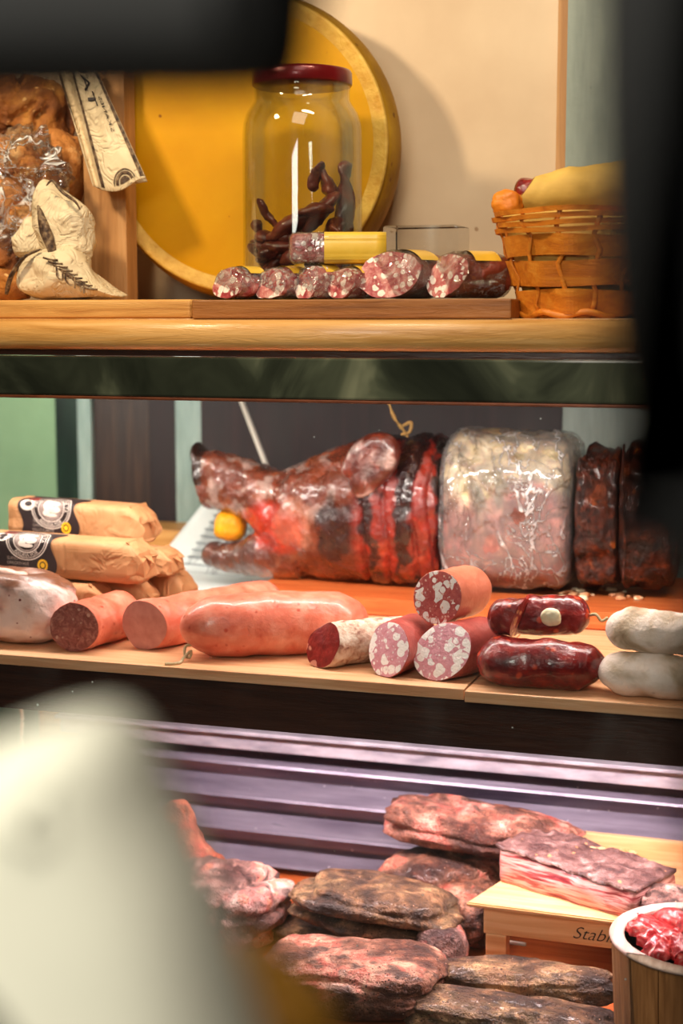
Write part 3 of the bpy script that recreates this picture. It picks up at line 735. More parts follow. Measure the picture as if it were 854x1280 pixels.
# ---- roast pig
YP = 2.62
def secpt(tp, bt, w, p=2.3, n=40, Y=YP, sh=0.):
    T = P(*tp, Y); B = P(*bt, Y); c = (T+B)/2; Zv = (T-B)/2; h = Zv.length; Zv.normalize()
    X = V((0, 1, 0))
    return ring(c, X, Zv, w, h, n, p)
def interp(secs, k=4):
    out = []
    n = len(secs)
    for i in range(n-1):
        p0, p1, p2, p3 = secs[max(i-1, 0)], secs[i], secs[i+1], secs[min(i+2, n-1)]
        for s in range(k):
            t = s/k
            out.append([.5*((2*b)+(c-a)*t+(2*a-5*b+4*c-d)*t*t+(3*b-a-3*c+d)*t**3) for a, b, c, d in zip(p0, p1, p2, p3)])
    out.append(secs[-1]); return out
up_ = [((241, 556), (250, 610), .026), ((246, 550), (255, 628), .037), ((258, 561), (264, 636), .035), ((268, 562), (273, 637), .038), ((292, 569), (293, 641), .043), ((322, 579), (316, 654), .056),
       ((350, 587), (345, 690), .074), ((385, 573), (376, 715), .093), ((430, 555), (425, 724), .112), ((478, 543), (478, 729), .122), ((510, 547), (510, 731), .118), ((525, 541), (525, 732), .125), ((542, 541), (542, 732), .126), ((556, 546), (556, 732), .122), ((564, 556), (564, 730), .11)]
jw_ = [((257, 683), (257, 692), .012), ((262, 676), (260, 702), .024), ((280, 677), (279, 711), .034), ((303, 676), (301, 716), .044), ((335, 655), (333, 721), .062), ((385, 650), (385, 724), .085)]
bm = bmesh.new()
for ss in (up_, jw_):
    v, f = rings(interp([secpt(*s) for s in ss]), (True, True))
    bv = [bm.verts.new(q) for q in v]
    for ff_ in f: bm.faces.new([bv[i] for i in ff_])
bmesh.ops.recalc_face_normals(bm, faces=bm.faces)
me = bpy.data.meshes.new('t'); bm.to_mesh(me); bm.free()
to = bpy.data.objects.new('t', me); COL.objects.link(to)
md = to.modifiers.new('r', 'REMESH'); md.mode = 'VOXEL'; md.voxel_size = .0036; md.use_smooth_shade = True
ms = to.modifiers.new('s', 'SMOOTH'); ms.factor = .5; ms.iterations = 6
bpy.context.view_layer.update()
pm = bpy.data.meshes.new_from_object(to.evaluated_get(bpy.context.evaluated_depsgraph_get()))
pv = [v.co.copy() for v in pm.vertices]; pn = [v.normal.copy() for v in pm.vertices]; pf = [tuple(p.vertices) for p in pm.polygons]
bpy.data.objects.remove(to)
def topx(q):
    d = q-V((0, 0, H)); dd = d.dot(fw); return 427+F*d.dot(rt)/dd, 640-F*d.dot(upv)/dd
x0p = P(244, 600, YP).x; x1p = P(572, 600, YP).x
def pu(q):  # 0..1 along the pig, world x
    return (q.x-x0p)/(x1p-x0p)
zlo, zhi = P(500, 730, YP).z, P(500, 541, YP).z
def disp(q, nn):
    u = pu(q); d = fn(q, 14, 5, 3)*.005+(.1-ridge(q, 22, 5))*.006
    for uc, w, dep in ((.715, .008, .010), (.80, .006, .007), (.90, .008, .010), (.965, .01, .006)):
        d -= dep*math.exp(-((u-uc-.01*math.sin(q.z*30))/w)**2)
    # eye socket and cheek fold
    for cu, cz, r_, dep in ((.335, .52, .03, .007), (.29, .30, .05, .004)):
        s = ((u-cu)/r_)**2+(((q.z-zlo)/(zhi-zlo)-cz)/(r_*2.0))**2
        d -= dep*math.exp(-s)
    # wrinkles over the snout
    if u < .26: d += .0007*math.sin(u*150+q.z*60+fn(q,20,3)*3)
    return d
pv2 = []
for q, nn in zip(pv, pn):
    w = q+nn*disp(q, nn); w.z = max(w.z, pbz+.0006); pv2.append(w)
def mixc(a, b, t):
    t = max(0, min(1, t)); return tuple(a[i]*(1-t)+b[i]*t for i in range(3))
L3 = lambda h: lin(h)[:3]
def sst(a, b, x_): t = max(0, min(1, (x_-a)/(b-a))); return t*t*(3-2*t)
def pigcol(q, nn):
    u = pu(q); h = (q.z-zlo)/(zhi-zlo); w = fn(q, 16, 4, 7); w2 = fn(q, 30, 4, 9)
    c = L3('#7a3a26')
    c = mixc(c, L3('#96502f'), sst(-.1, .35, w))
    # pale sheen painted into the skin colour over snout and forehead
    pale = sst(.1, .4, w2*.8+w*.6+.25-abs(h-.62)*1.5-max(0, u-.55)*3) * (1 if u < .62 else 0)
    c = mixc(c, L3('#b49a90'), pale*.8)
    # red cheek
    c = mixc(c, L3('#c2341c'), sst(.0, .6, 1-((u-.36)/.17)**2-((h-.38)/.2)**2+w*.5))
    c = mixc(c, L3('#c8876c'), sst(.2, .6, 1-((u-.46)/.10)**2-((h-.42)/.26)**2+w2*.7)*.45)
    # dark patch behind the cheek
    c = mixc(c, L3('#2a0f10'), sst(.1, .7, 1-((u-.63)/.12)**2-((h-.36)/.32)**2+w*.8)*.95)
    # neck: red strips and black ones
    if u > .66:
        k = sst(.66, .72, u); s = math.sin((u-.66)*52+w*2.2)
        red = mixc(L3('#2a0c0c'), L3('#8e2416'), sst(-.2, .5, s+.25-max(0, h-.68)*4))
        red = mixc(red, L3('#d86040'), sst(.5, .9, w2+.6-abs(h-.2)*3)*.5)
        c = mixc(c, red, k)
    # jaw underside pale brown fringe
    c = mixc(c, L3('#c08050'), sst(.1, .03, h+w*.03)*.8)
    # lower jaw grey
    if u < .28 and h < .30: c = mixc(c, L3('#5c4440'), .6)
    # nose disc dark
    if u < .05 and h > .62: c = mixc(c, L3('#21110e'), .9)
    return c
pig = empty('roast_pig', V((P(420, 700, YP).x, YP, pbz)))
tag(pig, 'whole roast pig head and neck with reddish brown skin and fruit in its open mouth', 'roast pig')
obj('head_and_neck', pv2, pf, pigm, pig, True, pigcol)
# ear folded forward
def earcol(q, nn):
    w = fn(q, 30, 4, 3)
    return mixc(L3('#6a2a1c'), L3('#c0a8a0'), sst(.1, .5, w+.05))
for yy, sgn in ((YP-.112, 1), (YP+.10, -1)):
    ol = [(432, 572), (446, 552), (466, 541), (488, 543), (500, 560), (496, 585), (478, 606), (458, 621), (444, 620), (436, 600), (428, 590)]
    pts = smoothpath([P(x_, y_, yy) for x_, y_ in ol]+[P(*ol[0], yy)], 5)[:-1]
    c = sum(pts, V())/len(pts); secs = []; K = 14
    for i in range(K):
        a = math.pi*(i+.5)/K; s = math.sin(a)**.5; y_ = -math.cos(a)*.022
        row = []
        for q in pts:
            w = c+(q-c)*s+V((0, y_*(1 if s > .3 else 1), 0))
            # hollow of the folded ear
            rr = (w-c-V((.012, 0, 0))).length; w.y += sgn*.012*math.exp(-(rr/.022)**2)
            w.y += sgn*(.1-ridge(w, 26, 4))*.01; row.append(w)
        secs.append(row)
    v, f = rings(secs, (True, True)); obj('ear', v, f, pigear, pig, True, earcol)
# nostril and snout disc
sn = P(252, 592, YP)
for dz, dyy in ((.018, -.013), (.018, .013)):
    o = blob('nostril', P(249, 580, YP)+V((-.002, dyy, 0)), (.006, .006, .009), rubber, pig, sub=3, amp=0)
# eye
blob('eye', P(331, 583, YP-.05), (.008, .006, .005), charm, pig, sub=3, amp=.1, rot=(0, .3, 0))
# twine at the top
path = smoothpath([P(484, 495, YP-.02), P(492, 520, YP-.03), P(503, 536, YP-.02), P(510, 546, YP-.03)], 6)
v, f = tube(path, [.0028+.0012*math.sin(i*1.3) for i in range(len(path))], 8); o = obj('binding_twine', v, f, MAT('gold_twine', [(.3, '#7a5a28'), (.7, '#b08c4c')], 100, rough=.7, bump=.6), pig)
path = smoothpath([P(504, 532, YP-.03), P(514, 528, YP-.03), P(512, 540, YP-.035), P(502, 543, YP-.03)], 5)
v, f = tube(path, .0028, 8); obj('twine_knot', v, f, bpy.data.materials['gold_twine'], pig)
# fruit in the mouth
fr_ = blob('orange_fruit', P(287, 657, YP-.004), (.031, .030, .0275), lemon, None, rot=(0, .2, 0), seed=5, amp=.05, fr=3, p=2.6, sub=5,
           deform=lambda q: V((max(q.x, -.66), q.y, q.z)))
tag(fr_, 'yellow-orange cut fruit held in the open mouth of the pig', 'fruit')

# film-wrapped roast
def boxroast(x0, x1, yt, yb, w, name, mat, par, k=1., seed=1, p=3.4, am=.004, colfn=None, fr=18, rg=.0, K=22, tilt=0):
    secs = []
    for i in range(K):
        u = i/(K-1); e = .13
        s = 1.
        if u < e: s = math.sqrt(1-(1-u/e)**2)*.25+.75
        if u > 1-e: s = math.sqrt(1-(1-(1-u)/e)**2)*.25+.75
        if i in (0, K-1): s = .6
        xx = x0+(x1-x0)*u; T = P(xx, yt+tilt*u, YP); B = P(xx, yb, YP); c = (T+B)/2; hh = (T-B).length/2
        row = []
        for q in ring(c, V((0, 1, 0)), V((0, 0, 1)), w*s*k, hh*(s*.97+.03)*k, 56, p):
            d = (q-c).normalized(); q = q+d*(fn(q, fr, 5, seed)*am-(rg*max(0, .12-ridge(q, fr*1.3, seed+1))*8))
            q.z = max(q.z, pbz+.0006); row.append(q)
        secs.append(row)
    # end rings moved slightly outwards to make rounded ends
    v, f = rings(secs, (True, True)); return obj(name, v, f, mat, par, True, colfn)
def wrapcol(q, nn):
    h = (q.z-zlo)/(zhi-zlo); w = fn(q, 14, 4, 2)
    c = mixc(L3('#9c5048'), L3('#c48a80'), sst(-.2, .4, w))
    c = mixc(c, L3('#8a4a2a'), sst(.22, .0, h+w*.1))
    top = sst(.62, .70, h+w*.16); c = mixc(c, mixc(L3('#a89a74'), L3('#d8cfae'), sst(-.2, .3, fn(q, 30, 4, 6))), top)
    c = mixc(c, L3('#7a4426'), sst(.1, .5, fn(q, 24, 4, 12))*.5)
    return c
wr = empty('film_wrapped_roast', V((P(642, 700, YP).x, YP, pbz))); tag(wr, 'block of rolled pork roast wrapped in shiny cling film, right of the pig head', 'wrapped roast')
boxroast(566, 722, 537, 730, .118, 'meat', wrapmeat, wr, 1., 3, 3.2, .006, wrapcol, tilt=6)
boxroast(563, 725, 534, 731, .122, 'cling_film', film, wr, 1., 8, 3.2, .007, None, 26, .003, 34, tilt=6)
# dark end piece
dk = empty('dark_roast_end', V((P(780, 700, YP).x, YP, pbz))); tag(dk, 'dark crusty end of rolled roast pork at the right of the carving board', 'roast')
boxroast(727, 782, 560, 729, .105, 'crusted_meat', charm, dk, 1., 5, 2.6, .016, None, 22, .006, 26)
boxroast(781, 850, 556, 729, .11, 'crusted_meat', charm, dk, 1., 9, 2.6, .014, None, 22, .006, 26)
v, f = tube(smoothpath([P(781, 556, YP-.06), P(779, 600, YP-.108), P(782, 660, YP-.11), P(779, 726, YP-.1)], 8), .0022, 8); obj('twine', v, f, charm, dk)
# crumbs on the board
for i in range(26):
    px_ = random.uniform(690, 800); py_ = random.uniform(738, 752); q = PZ(px_, py_, pbz)
    s = random.uniform(.0025, .007)
    o = blob('crumb', q+V((0, 0, s*.5)), (s*1.4, s, s*.7), crumbm if i % 3 else whitefat, None, seed=i, amp=.4, sub=2, floor=pbz+.0003)
    tag(o, 'small crumb of meat and fat on the carving board below the dark roast', 'crumb', 'crumbs on the carving board')
# white rod behind the pig
v, f = tube([P(294, 480, 2.80), P(336, 590, 2.80), V((P(383, 715, 2.80).x, 2.80, ZM+.036)), V((P(385, 718, 2.80).x, 2.80, ZM+.031))], .0055, 16); tag(obj('white_rod', v, f, rodm), 'thin white rod leaning behind the pig snout', 'rod')

# printed paper sheet
def paperpt(u, v):
    # u across, v down
    tl, tr, bl, br = V((262, 618)), V((345, 640)), V((170, 735)), V((345, 748))
    a = tl.lerp(tr, u); b = bl.lerp(br, u); p_ = a.lerp(b, v)
    q = P(p_.x, p_.y, 2.79-.03*v)
    if q.z < ZM+.003:
        q = PZ(p_.x, p_.y, ZM+.003)
    return q
sh = sheet('printed_paper', paperpt, 12, 14, .0008, paperw, None); tag(sh, 'pale blue printed paper sheet sloping under the pig jaw beside the packages', 'paper')
for r_ in range(10):
    v0 = .1+r_*.075
    sheet('printed_line', lambda u, v: paperpt(.22+.5*u, v0+.012*v)+V((0, -.0016, .0004)), 8, 1, .0003, paperink, sh)
for r_ in range(26):
    u0 = .25+r_*.019; L0 = random.uniform(.45, .68)
    sheet('printed_line', lambda u, v: paperpt(u0+.004*u, .12+L0*v)+V((0, -.0016, .0004)), 1, 8, .0003, paperink, sh)

# kraft paper packages
class Pkg:
    def __init__(s, A, B, w, h, p=5.):
        s.A, s.B, s.w, s.h, s.p = A, B, w, h, p
        s.t = (B-A).normalized(); s.x = s.t.cross(V((0, 0, 1))).normalized(); s.z = s.x.cross(s.t)
        pts = ring(V(), s.x, s.z, w, h, 240, p); 
        # start at the lower front edge (towards the camera) and run up and over the top
        s.pts = sorted(range(240), key=lambda i: 0)
        st = min(range(240), key=lambda i: pts[i].z*1.0+pts[i].y*1.0)
        up = 1 if pts[(st+5) % 240].z > pts[(st-5) % 240].z else -1
        s.tab = [(0., pts[st])]; acc = 0; prev = pts[st]
        for k in range(1, 150):
            q = pts[(st+up*k) % 240]; acc += (q-prev).length; s.tab.append((acc, q)); prev = q
    def at(s, u, v, off=.0009):
        """u metres along from A, v metres round from lower front edge"""
        for i in range(len(s.tab)-1):
            if s.tab[i+1][0] >= v: break
        a, b = s.tab[i], s.tab[i+1]; k = (v-a[0])/max(1e-6, b[0]-a[0]); q = a[1].lerp(b[1], max(0, min(1, k)))
        return s.A+s.t*u+q*(1+off/s.h)
def package(A, B, w, h, label, seed=1, emblem=False, u0=.02, lo=None, ev=.07):
    pk = Pkg(A, B, w, h); root = empty('kraft_paper_package', (A+B)/2-V((0, 0, h))); tag(root, label, 'paper package', 'kraft paper packages in the pile')
    L_ = (B-A).length; secs = []
    us = [-.001, 0, .01, .03, .06, .1, .14, .18, .22, .26, .3]
    us = [q for q in us if q < L_-.035]+[L_-.034, L_-.026, L_-.017, L_-.008, L_-.002, L_]
    for u in us:
        c = A+pk.t*u; d = L_-u
        kz = 1 if d > .03 else .5+.5*(d/.03)**.6
        kx = 1 if d > .03 else .86+.14*(d/.03)
        if u <= 0: kz = kx = .8 if u < 0 else .97
        dn = -pk.z*(0 if d > .03 else (1-d/.03)*h*.25)
        row = []
        for j, q in enumerate(ring(c+dn, pk.x, pk.z, w*kx, h*kz, 48, 5.)):
            am = .0006 if .03 < u < L_-.035 else .003
            q = q+(q-c).normalized()*((.2-ridge(q, 38, seed))*am*2.2)
            if d < .012: q = q-pk.t*(.010*abs(math.sin(j/48*2*math.pi*2+seed)))*(1-d/.012)
            if lo is not None: q.z = max(q.z, lo)
            row.append(q)
        secs.append(row)
    v, f = rings(secs, (True, True)); body = obj('paper_wrap', v, f, brownpaper, root, False)
    # triangular end flap
    e = A+pk.t*(L_-.032)
    fl = [e-pk.x*0+pk.z*(h*1.01)+pk.x*w*.8, e+pk.z*(h*1.01)-pk.x*w*.8, e+pk.t*.034-pk.x*w*.1-pk.z*h*.1]
    th_ = (pk.t+pk.z).normalized()*.0012
    obj('end_flap', fl+[q+th_ for q in fl], [(0, 1, 2), (3, 5, 4), (0, 3, 4, 1), (1, 4, 5, 2), (2, 5, 3, 0)], brownpaper, root, False)
    if emblem:
        lab = empty('printed_label', A+pk.t*u0); lab.parent = root; lab.location = WL[lab]-WL[root]
        def patch(name, fp, mat, nu=16, nv=16, off=.0009):
            g = [[fp(i/nu, j/nv) for i in range(nu+1)] for j in range(nv+1)]
            vs = [pk.at(a_, b_, off) for r_ in g for a_, b_ in r_]
            fs = [(j*(nu+1)+i, j*(nu+1)+i+1, (j+1)*(nu+1)+i+1, (j+1)*(nu+1)+i) for j in range(nv) for i in range(nu)]
            return obj(name, vs, fs, mat, lab)
        LW = .112; cx, cy, rr = u0+.062, ev, .034
        patch('dark_ground', lambda a_, b_: (u0+a_*LW+.006*math.sin(b_*9), .004+b_*.096), ink, 20, 24)
        def disc(r0, r1, name, mat, off, ax=1., ay=1., ox=0., oy=0.):
            n_ = 48; vs = []
            for j in range(n_):
                a_ = 2*math.pi*j/n_
                for r_ in (r0, r1): vs.append(pk.at(cx+ox+r_*ax*math.cos(a_)*1.15, cy+oy+r_*ay*math.sin(a_), off))
            fs = [(2*j, 2*j+1, 2*((j+1) % n_)+1, 2*((j+1) % n_)) for j in range(n_)]
            return obj(name, vs, fs, mat, lab)
        disc(.0325, .034, 'emblem_ring', inkw, .0014); disc(.0295, .0305, 'emblem_ring', inkw, .0014)
        disc(.021, .0225, 'emblem_ring', inkw, .0014); disc(.0, .020, 'emblem_disc', MAT('emblem_grey', [(.3, '#6d5a54'), (.7, '#a08e86')], 90, rough=.6, bump=0), .0014)
        for (ox, oy, r_, ax, ay) in ((-.006, .004, .008, 1, 1.3), (.006, -.002, .007, 1.5, .8), (.002, .009, .006, 1.2, .8), (-.009, -.008, .006, 1, .8), (.010, .008, .004, 1.4, 1), (.001, -.011, .005, 2, .6)):
            disc(.0, r_, 'emblem_figure', inkw, .0019, ax, ay, ox, oy)
        def arc(x_, y_, a0, rad, sg=1):
            a_ = a0-sg*x_/rad; r_ = rad+sg*y_; return pk.at(cx+1.15*r_*math.cos(a_), cy+r_*math.sin(a_), .0019)
        lettering('emblem_letters', 'AXURIA POR', .0075, lambda x_, y_: arc(x_, y_, -math.pi/2-.0, .0285, -1), inkw, lab)
        lettering('emblem_letters', 'LINE TA', .0075, lambda x_, y_: arc(x_, y_, .35, .0235, 1), inkw, lab)
        lettering('emblem_letters', 'PAX', .0075, lambda x_, y_: arc(x_, y_, math.pi-.3, .0235, 1), inkw, lab)
        disc(.0, .011, 'label_flourish', inkw, .0014, 1.1, .9, -.048, .004); disc(.0, .006, 'label_flourish', ink, .0019, 1.1, .7, -.046, .005)
        for k in range(3):
            patch('red_print', lambda a_, b_, k=k: (cx-.048+k*.007+.005*a_, cy+.012+.012*b_), inkr, 1, 4, .0019)
        for k, s_ in enumerate(('SUINO ERIDE', 'OREGREVALE', 'VELLO CARTA')):
            lettering('label_letters', s_, .0068, lambda x_, y_, k=k: pk.at(u0+.046+x_, .026-k*.0075+y_, .0014), MAT('pale_grey_ink', [(.3, '#8a7a70'), (.7, '#a4958a')], 9, rough=.6, bump=0) if k == 0 else bpy.data.materials['pale_grey_ink'], lab)
        def disc2(r0, r1, m_, off): 
            n_ = 28; vs = []
            for j in range(n_):
                a_ = 2*math.pi*j/n_
                for r_ in (r0, r1): vs.append(pk.at(u0+.092+r_*math.cos(a_), .020+r_*math.sin(a_), off))
            obj('yellow_seal', vs, [(2*j, 2*j+1, 2*((j+1) % n_)+1, 2*((j+1) % n_)) for j in range(n_)], m_, lab)
        disc2(.006, .0095, yel, .0016); disc2(0, .004, yel, .0016)
    return root
hh = .031; ww = .036
def PY(px_, Y, z_):
    q = P(px_, 700, Y); q.z = z_; return q
package(PY(-25, 2.205, ZM+.119), PY(190, 2.195, ZM+.115), ww, .034, 'labelled kraft paper package on top of the pile in front, round dark emblem', 2, True, .050, ev=.060)
package(PY(26, 2.33, ZM+.163), PY(193, 2.31, ZM+.158), ww, .033, 'labelled kraft paper package on top of the pile at the back, half hidden emblem', 3, True, .026, ev=.050)
package(PY(60, 2.285, ZM+.105), PY(225, 2.285, ZM+.103), .034, .023, 'plain kraft package end jutting out right of the front labelled one', 5)
package(PY(-60, 2.185, ZM+.0405), PY(141, 2.18, ZM+.0405), .032, .040, 'plain kraft package at the bottom of the pile behind the white pork', 7, lo=ZM+.0005)
package(PY(-20, 2.255, ZM+.0405), PY(192, 2.25, ZM+.0405), .033, .040, 'plain kraft package at the bottom middle of the pile', 8, lo=ZM+.0005)
package(PY(20, 2.33, ZM+.0405), PY(243, 2.325, ZM+.0405), .034, .040, 'plain kraft package reaching furthest right at the bottom of the pile', 9, lo=ZM+.0005)

# white cured pork at the far left
def pcol(q, nn):
    w = fn(q, 22, 4, 2); zz = (q.z-ZM)/.115
    c = mixc(L3('#f4dcd4'), L3('#e8c0b4'), sst(0, .5, w))
    c = mixc(c, L3('#a0503c'), sst(.5, .8, fn(q, 40, 4, 8))*.6)
    c = mixc(c, L3('#7a4c34'), sst(.76, .92, zz+w*.12))
    c = mixc(c, L3('#c89060'), sst(.14, .0, zz+w*.05)*.8)
    return c
c = P(8, 762, 2.085)
o = blob('white_cured_pork', V((c.x, c.y, ZM+.056)), (.118, .055, .058), whitepork, None, rot=(0, .03, -.05), seed=3, amp=.05, p=3.2, floor=ZM+.0006, colfn=pcol, ridg=.06, rf=4)
tag(o, 'big white and pink piece of cured pork at the left end of the middle shelf', 'cured pork')
sausage('rind_fold', P(-10, 716, 2.06), P(36, 722, 2.065), .0085, whitepork, o, amp=.003, fr=50, seed=5, n=20, nr=20, colfn=lambda q, nn: L3('#e4bfae'))

# sausages
def sroot(name, A, r, label, cat='sausage'):
    e = empty(name, V((A.x, A.y, A.z-r))); tag(e, label, cat); return e
def onboard(px_, py_, Y, r, base=ZM):
    q = P(px_, py_, Y); q.z = base+r; return q
r = .038; A = onboard(93, 795, 2.03, r); B = onboard(160, 775, 2.17, r)
e = sroot('pink_sausage', A, r, 'short cut pink sausage with brown coarse cut face beside the white pork')
sausage('casing', A, B, r, mortskin, e, cut0=V((.25, 0, 0)), amp=.0025, fr=25, seed=2, cutmat=pastecut, rest=ZM+.0005, endlen=.7)
r = .0385; A = onboard(181, 791, 2.075, r); B = onboard(345, 760, 2.33, r)
e = sroot('pink_sausage', A, r, 'long pink sausage with smooth pale cut face, behind the tied one')
sausage('casing', A, B, r, mortskin, e, cut0=V((.35, 0, -.05)), amp=.0025, fr=25, seed=3, cutmat=mortcut, rest=ZM+.0005)
r = .047; A = onboard(225, 806, 2.04, r); B = onboard(460, 775, 2.18, r); A.z -= .0; 
e = sroot('pink_sausage', A, r, 'thick whole pink sausage with a string tied at its near end')
sausage('casing', A, B, r, mortskin, e, amp=.003, fr=22, seed=4, rest=ZM+.0005, rprof=lambda u: .86+.16*sst(0, .35, u)-.12*sst(.6, 1, u), endlen=1.1)
kn = P(236, 820, 2.022)
pth = smoothpath([P(240, 806, 2.04), P(232, 808, 2.035), P(231, 818, 2.03), P(237, 822, 2.03), P(239, 814, 2.032), P(230, 822, 2.02), P(222, 834, 2.0), P(206, 843, 1.99)], 6)
for q in pth: q.z = max(q.z, ZM+.002)
v, f = tube(pth, .0022, 10); obj('tied_string', v, f, twinem, e)
r = .033; A = onboard(404, 801, 2.05, r); B = onboard(520, 775, 2.16, r)
e = sroot('white_mould_salami', A, r, 'cut salami with white mottled skin and dark red cut face', 'salami')
sausage('casing', A, B, r, moldskin, e, cut0=V((.35, 0, .30)), amp=.003, fr=35, seed=6, cutmat=coarsecut, rest=ZM+.0005, lobes=lambda an, u: -.10*max(0, math.cos(an-2.2))**6)
def cutsal(px_, py_, Y, rx, dpx, dY, label, cm, sm, sl, base=ZM, flat=1., seed=1, M=None, lob=None):
    A = P(px_, py_, Y); A.z = base+rx*flat; B = P(px_+dpx, py_, Y+dY); B.z = A.z
    e = sroot('cut_salami', A, rx*flat, label, 'salami')
    sausage('casing', A, B, rx, sm, e, cut0=sl, amp=.0018, fr=22, seed=seed, cutmat=cm, rest=base+.0005, flat=flat, lobes=lob); return e
cutsal(486, 815, 2.03, .0375, 45, .11, 'cut salami with pink white-flecked face, lower left of the three', fatcut, salred, V((-.30, 0, .35)), seed=3)
cutsal(553, 820, 2.03, .039, 70, .10, 'cut salami with oval pink white-flecked face, lower right of the three', fatcut, salred, V((.45, 0, .45)), seed=5)
zt2 = ZM+.070
e3 = cutsal(547, 746, 2.07, .037, 52, .10, 'cut salami with coarse red and white face resting on top of two others', fatcut2, saltan, V((.2, 0, .12)), base=zt2, seed=8, flat=1.03)
# chorizo
r = .033; A = onboard(597, 828, 2.03, r); B = onboard(758, 826, 2.04, r)
e = sroot('chorizo', A, r, 'whole dark red curved chorizo lying on the right shelf board')
sausage('casing', A, B, r*1.02, chor, e, M=(A+B)/2+V((.0, -.02, -.0)), amp=.005, fr=24, seed=2, rest=ZM+.0005, endlen=1.2)
zc = ZM+.062; r = .028
A = P(650, 768, 2.075); A.z = zc+r; B = P(738, 772, 2.10); B.z = zc+r*.95
e = sroot('chorizo', A, r, 'cut chorizo lying on top of the whole one, with a pale spot of fat')
sausage('casing', A, B, r, chor, e, cut0=V((.3, 0, .4)), amp=.004, fr=30, seed=6, cutmat=chorcut, rest=zc)
A2 = P(612, 768, 2.06); A2.z = zc+r*.95; B2 = P(650, 764, 2.06); B2.z = zc+r
sausage('bitten_end', A2, B2+V((.002, -.01, 0)), r*.98, chor, e, cut1=V((.1, 0, .35)), amp=.004, fr=30, seed=7, cutmat=chorcut, rest=zc)
bq = P(690, 768, 2.06)
blob('fat_spot', V((bq.x, 2.054, zc+r+.003)), (.014, .006, .012), whitefat, e, seed=2, amp=.1, sub=4)
v, f = tube(smoothpath([B+V((-.003, 0, 0)), P(745, 768, 2.09), P(752, 776, 2.09), P(760, 772, 2.09)], 5), .0022, 8); obj('tied_string', v, f, twinem, e)
# white mould salamis at right
r = .0325; A = onboard(748, 845, 2.02, r*.9); B = onboard(905, 850, 2.02, r*.9)
o = sausage('white_mould_salami', A, B, r, mould2, None, amp=.004, fr=20, seed=3, flat=.9, rest=ZM+.0005, endlen=1.1); tag(o, 'whole white mould-covered salami at the right edge, lower of the two', 'salami')
zc = ZM+.0575; A = P(757, 797, 2.035); A.z = zc+r*.9; B = P(915, 800, 2.03); B.z = A.z
o = sausage('white_mould_salami', A, B, r*1.0, mould2, None, amp=.005, fr=20, seed=7, flat=.9, endlen=1.1, rest=zc+.0005); tag(o, 'whole white mould-covered salami at the right edge, upper of the two', 'salami')

# twine hanging at lower left
v, f = tube(smoothpath([P(25, 878, 2.46), P(28, 900, 2.46), P(27, 925, 2.46), P(30, 950, 2.46)], 6), .0035, 8); tag(obj('hanging_twine', v, f, twinem), 'short piece of pale twine hanging under the middle shelf at left', 'twine')

# =================================================================== LOWER COMPARTMENT
def ccol(dark, midc, light, seed, zsplit=None, red=0.):
    d, m_, l = L3(dark), L3(midc), L3(light)
    def f_(q, nn):
        w = fn(q, 14, 5, seed); c = mixc(m_, l, sst(.0, .4, w)); c = mixc(c, d, sst(.05, .45, -w)); 
        c = mixc(c, d, sst(.25, .5, fn(q, 34, 4, seed+5))*.7)
        return c
    return f_
ol = ccol('#4a2e1e', '#946a48', '#c29a6c', 3); pk_ = ccol('#6a3428', '#c07c64', '#eab8a2', 5); pk2 = ccol('#522a20', '#a5684e', '#dca688', 8)
lv = ccol('#643c36', '#b8867a', '#e8c4b6', 11)
def cured(px_, py_, Y, dims, label, cf, rot=(0, 0, 0), seed=1, fl=None, z=None, name='cured_pork_cheek', **kw):
    c = P(px_, py_, Y)
    if z is not None: c.z = z
    o = blob(name, c, dims, curemeat, None, rot=rot, seed=seed, colfn=cf, floor=fl, **kw); tag(o, label, 'cured pork'); return o
cured(548, 1088, 2.41, (.105, .075, .058), 'cured pork piece under the topmost one, left of the wooden crate', pk2, seed=4, amp=.14, p=2.6, z=ZD+.060, fl=ZD+.0006, ridg=.1, rf=5,
      creases=[((0, .1, 1), -.1, .14, .14, .05)])
cured(604, 1030, 2.425, (.170, .06, .040), 'long peppered cured pork piece on top of the stack behind the crate', pk_, rot=(0, .06, 0), seed=7, amp=.13, p=2.7, z=ZD+.160, taper=.12,
      ridg=.1, rf=5, creases=[((0, .1, 1), -.25, .12, .10, .06)], fl=ZD+.122)
cured(585, 1165, 2.33, (.055, .06, .048), 'dark cured pork piece hidden between the crate leg and the curled one', pk2, seed=14, amp=.15, p=2.8, fl=ZD+.0006, z=ZD+.048, ridg=.2)
def curl(q):
    return V((q.x, q.y, q.z+.28*q.x*q.x-.1))
cured(468, 1136, 2.23, (.140, .08, .044), 'curled olive-brown cured pork piece in the centre of the lower deck', ol, seed=5, amp=.12, p=2.5, z=ZD+.083, rot=(0, .05, 0), fl=ZD+.036,
      creases=[((0, -.15, 1), -.05, .13, .38, .10), ((.1, 0, 1), .5, .07, .08, .05)], taper=-.08)
cured(425, 1180, 2.28, (.12, .085, .020), 'dark cured pork piece lying underneath the curled one', ol, seed=9, amp=.14, p=2.8, z=ZD+.019, fl=ZD+.0006)
cured(278, 1142, 2.22, (.105, .10, .060), 'thick peppered ham piece left of the curled one', lv, seed=12, amp=.16, p=3., z=ZD+.060, fl=ZD+.0006, ridg=.1, rf=5, rot=(0, .1, 0),
      creases=[((1, -.3, .0), .66, .09, .20, .12), ((0, 0, 1), .42, .1, .12, .15)])
cured(248, 1100, 2.33, (.03, .05, .03), 'small rounded pale lobe of cured pork beside the orange shank', lv, seed=15, amp=.1, p=2.2)
A = P(205, 1010, 2.33); B = P(275, 1092, 2.30)
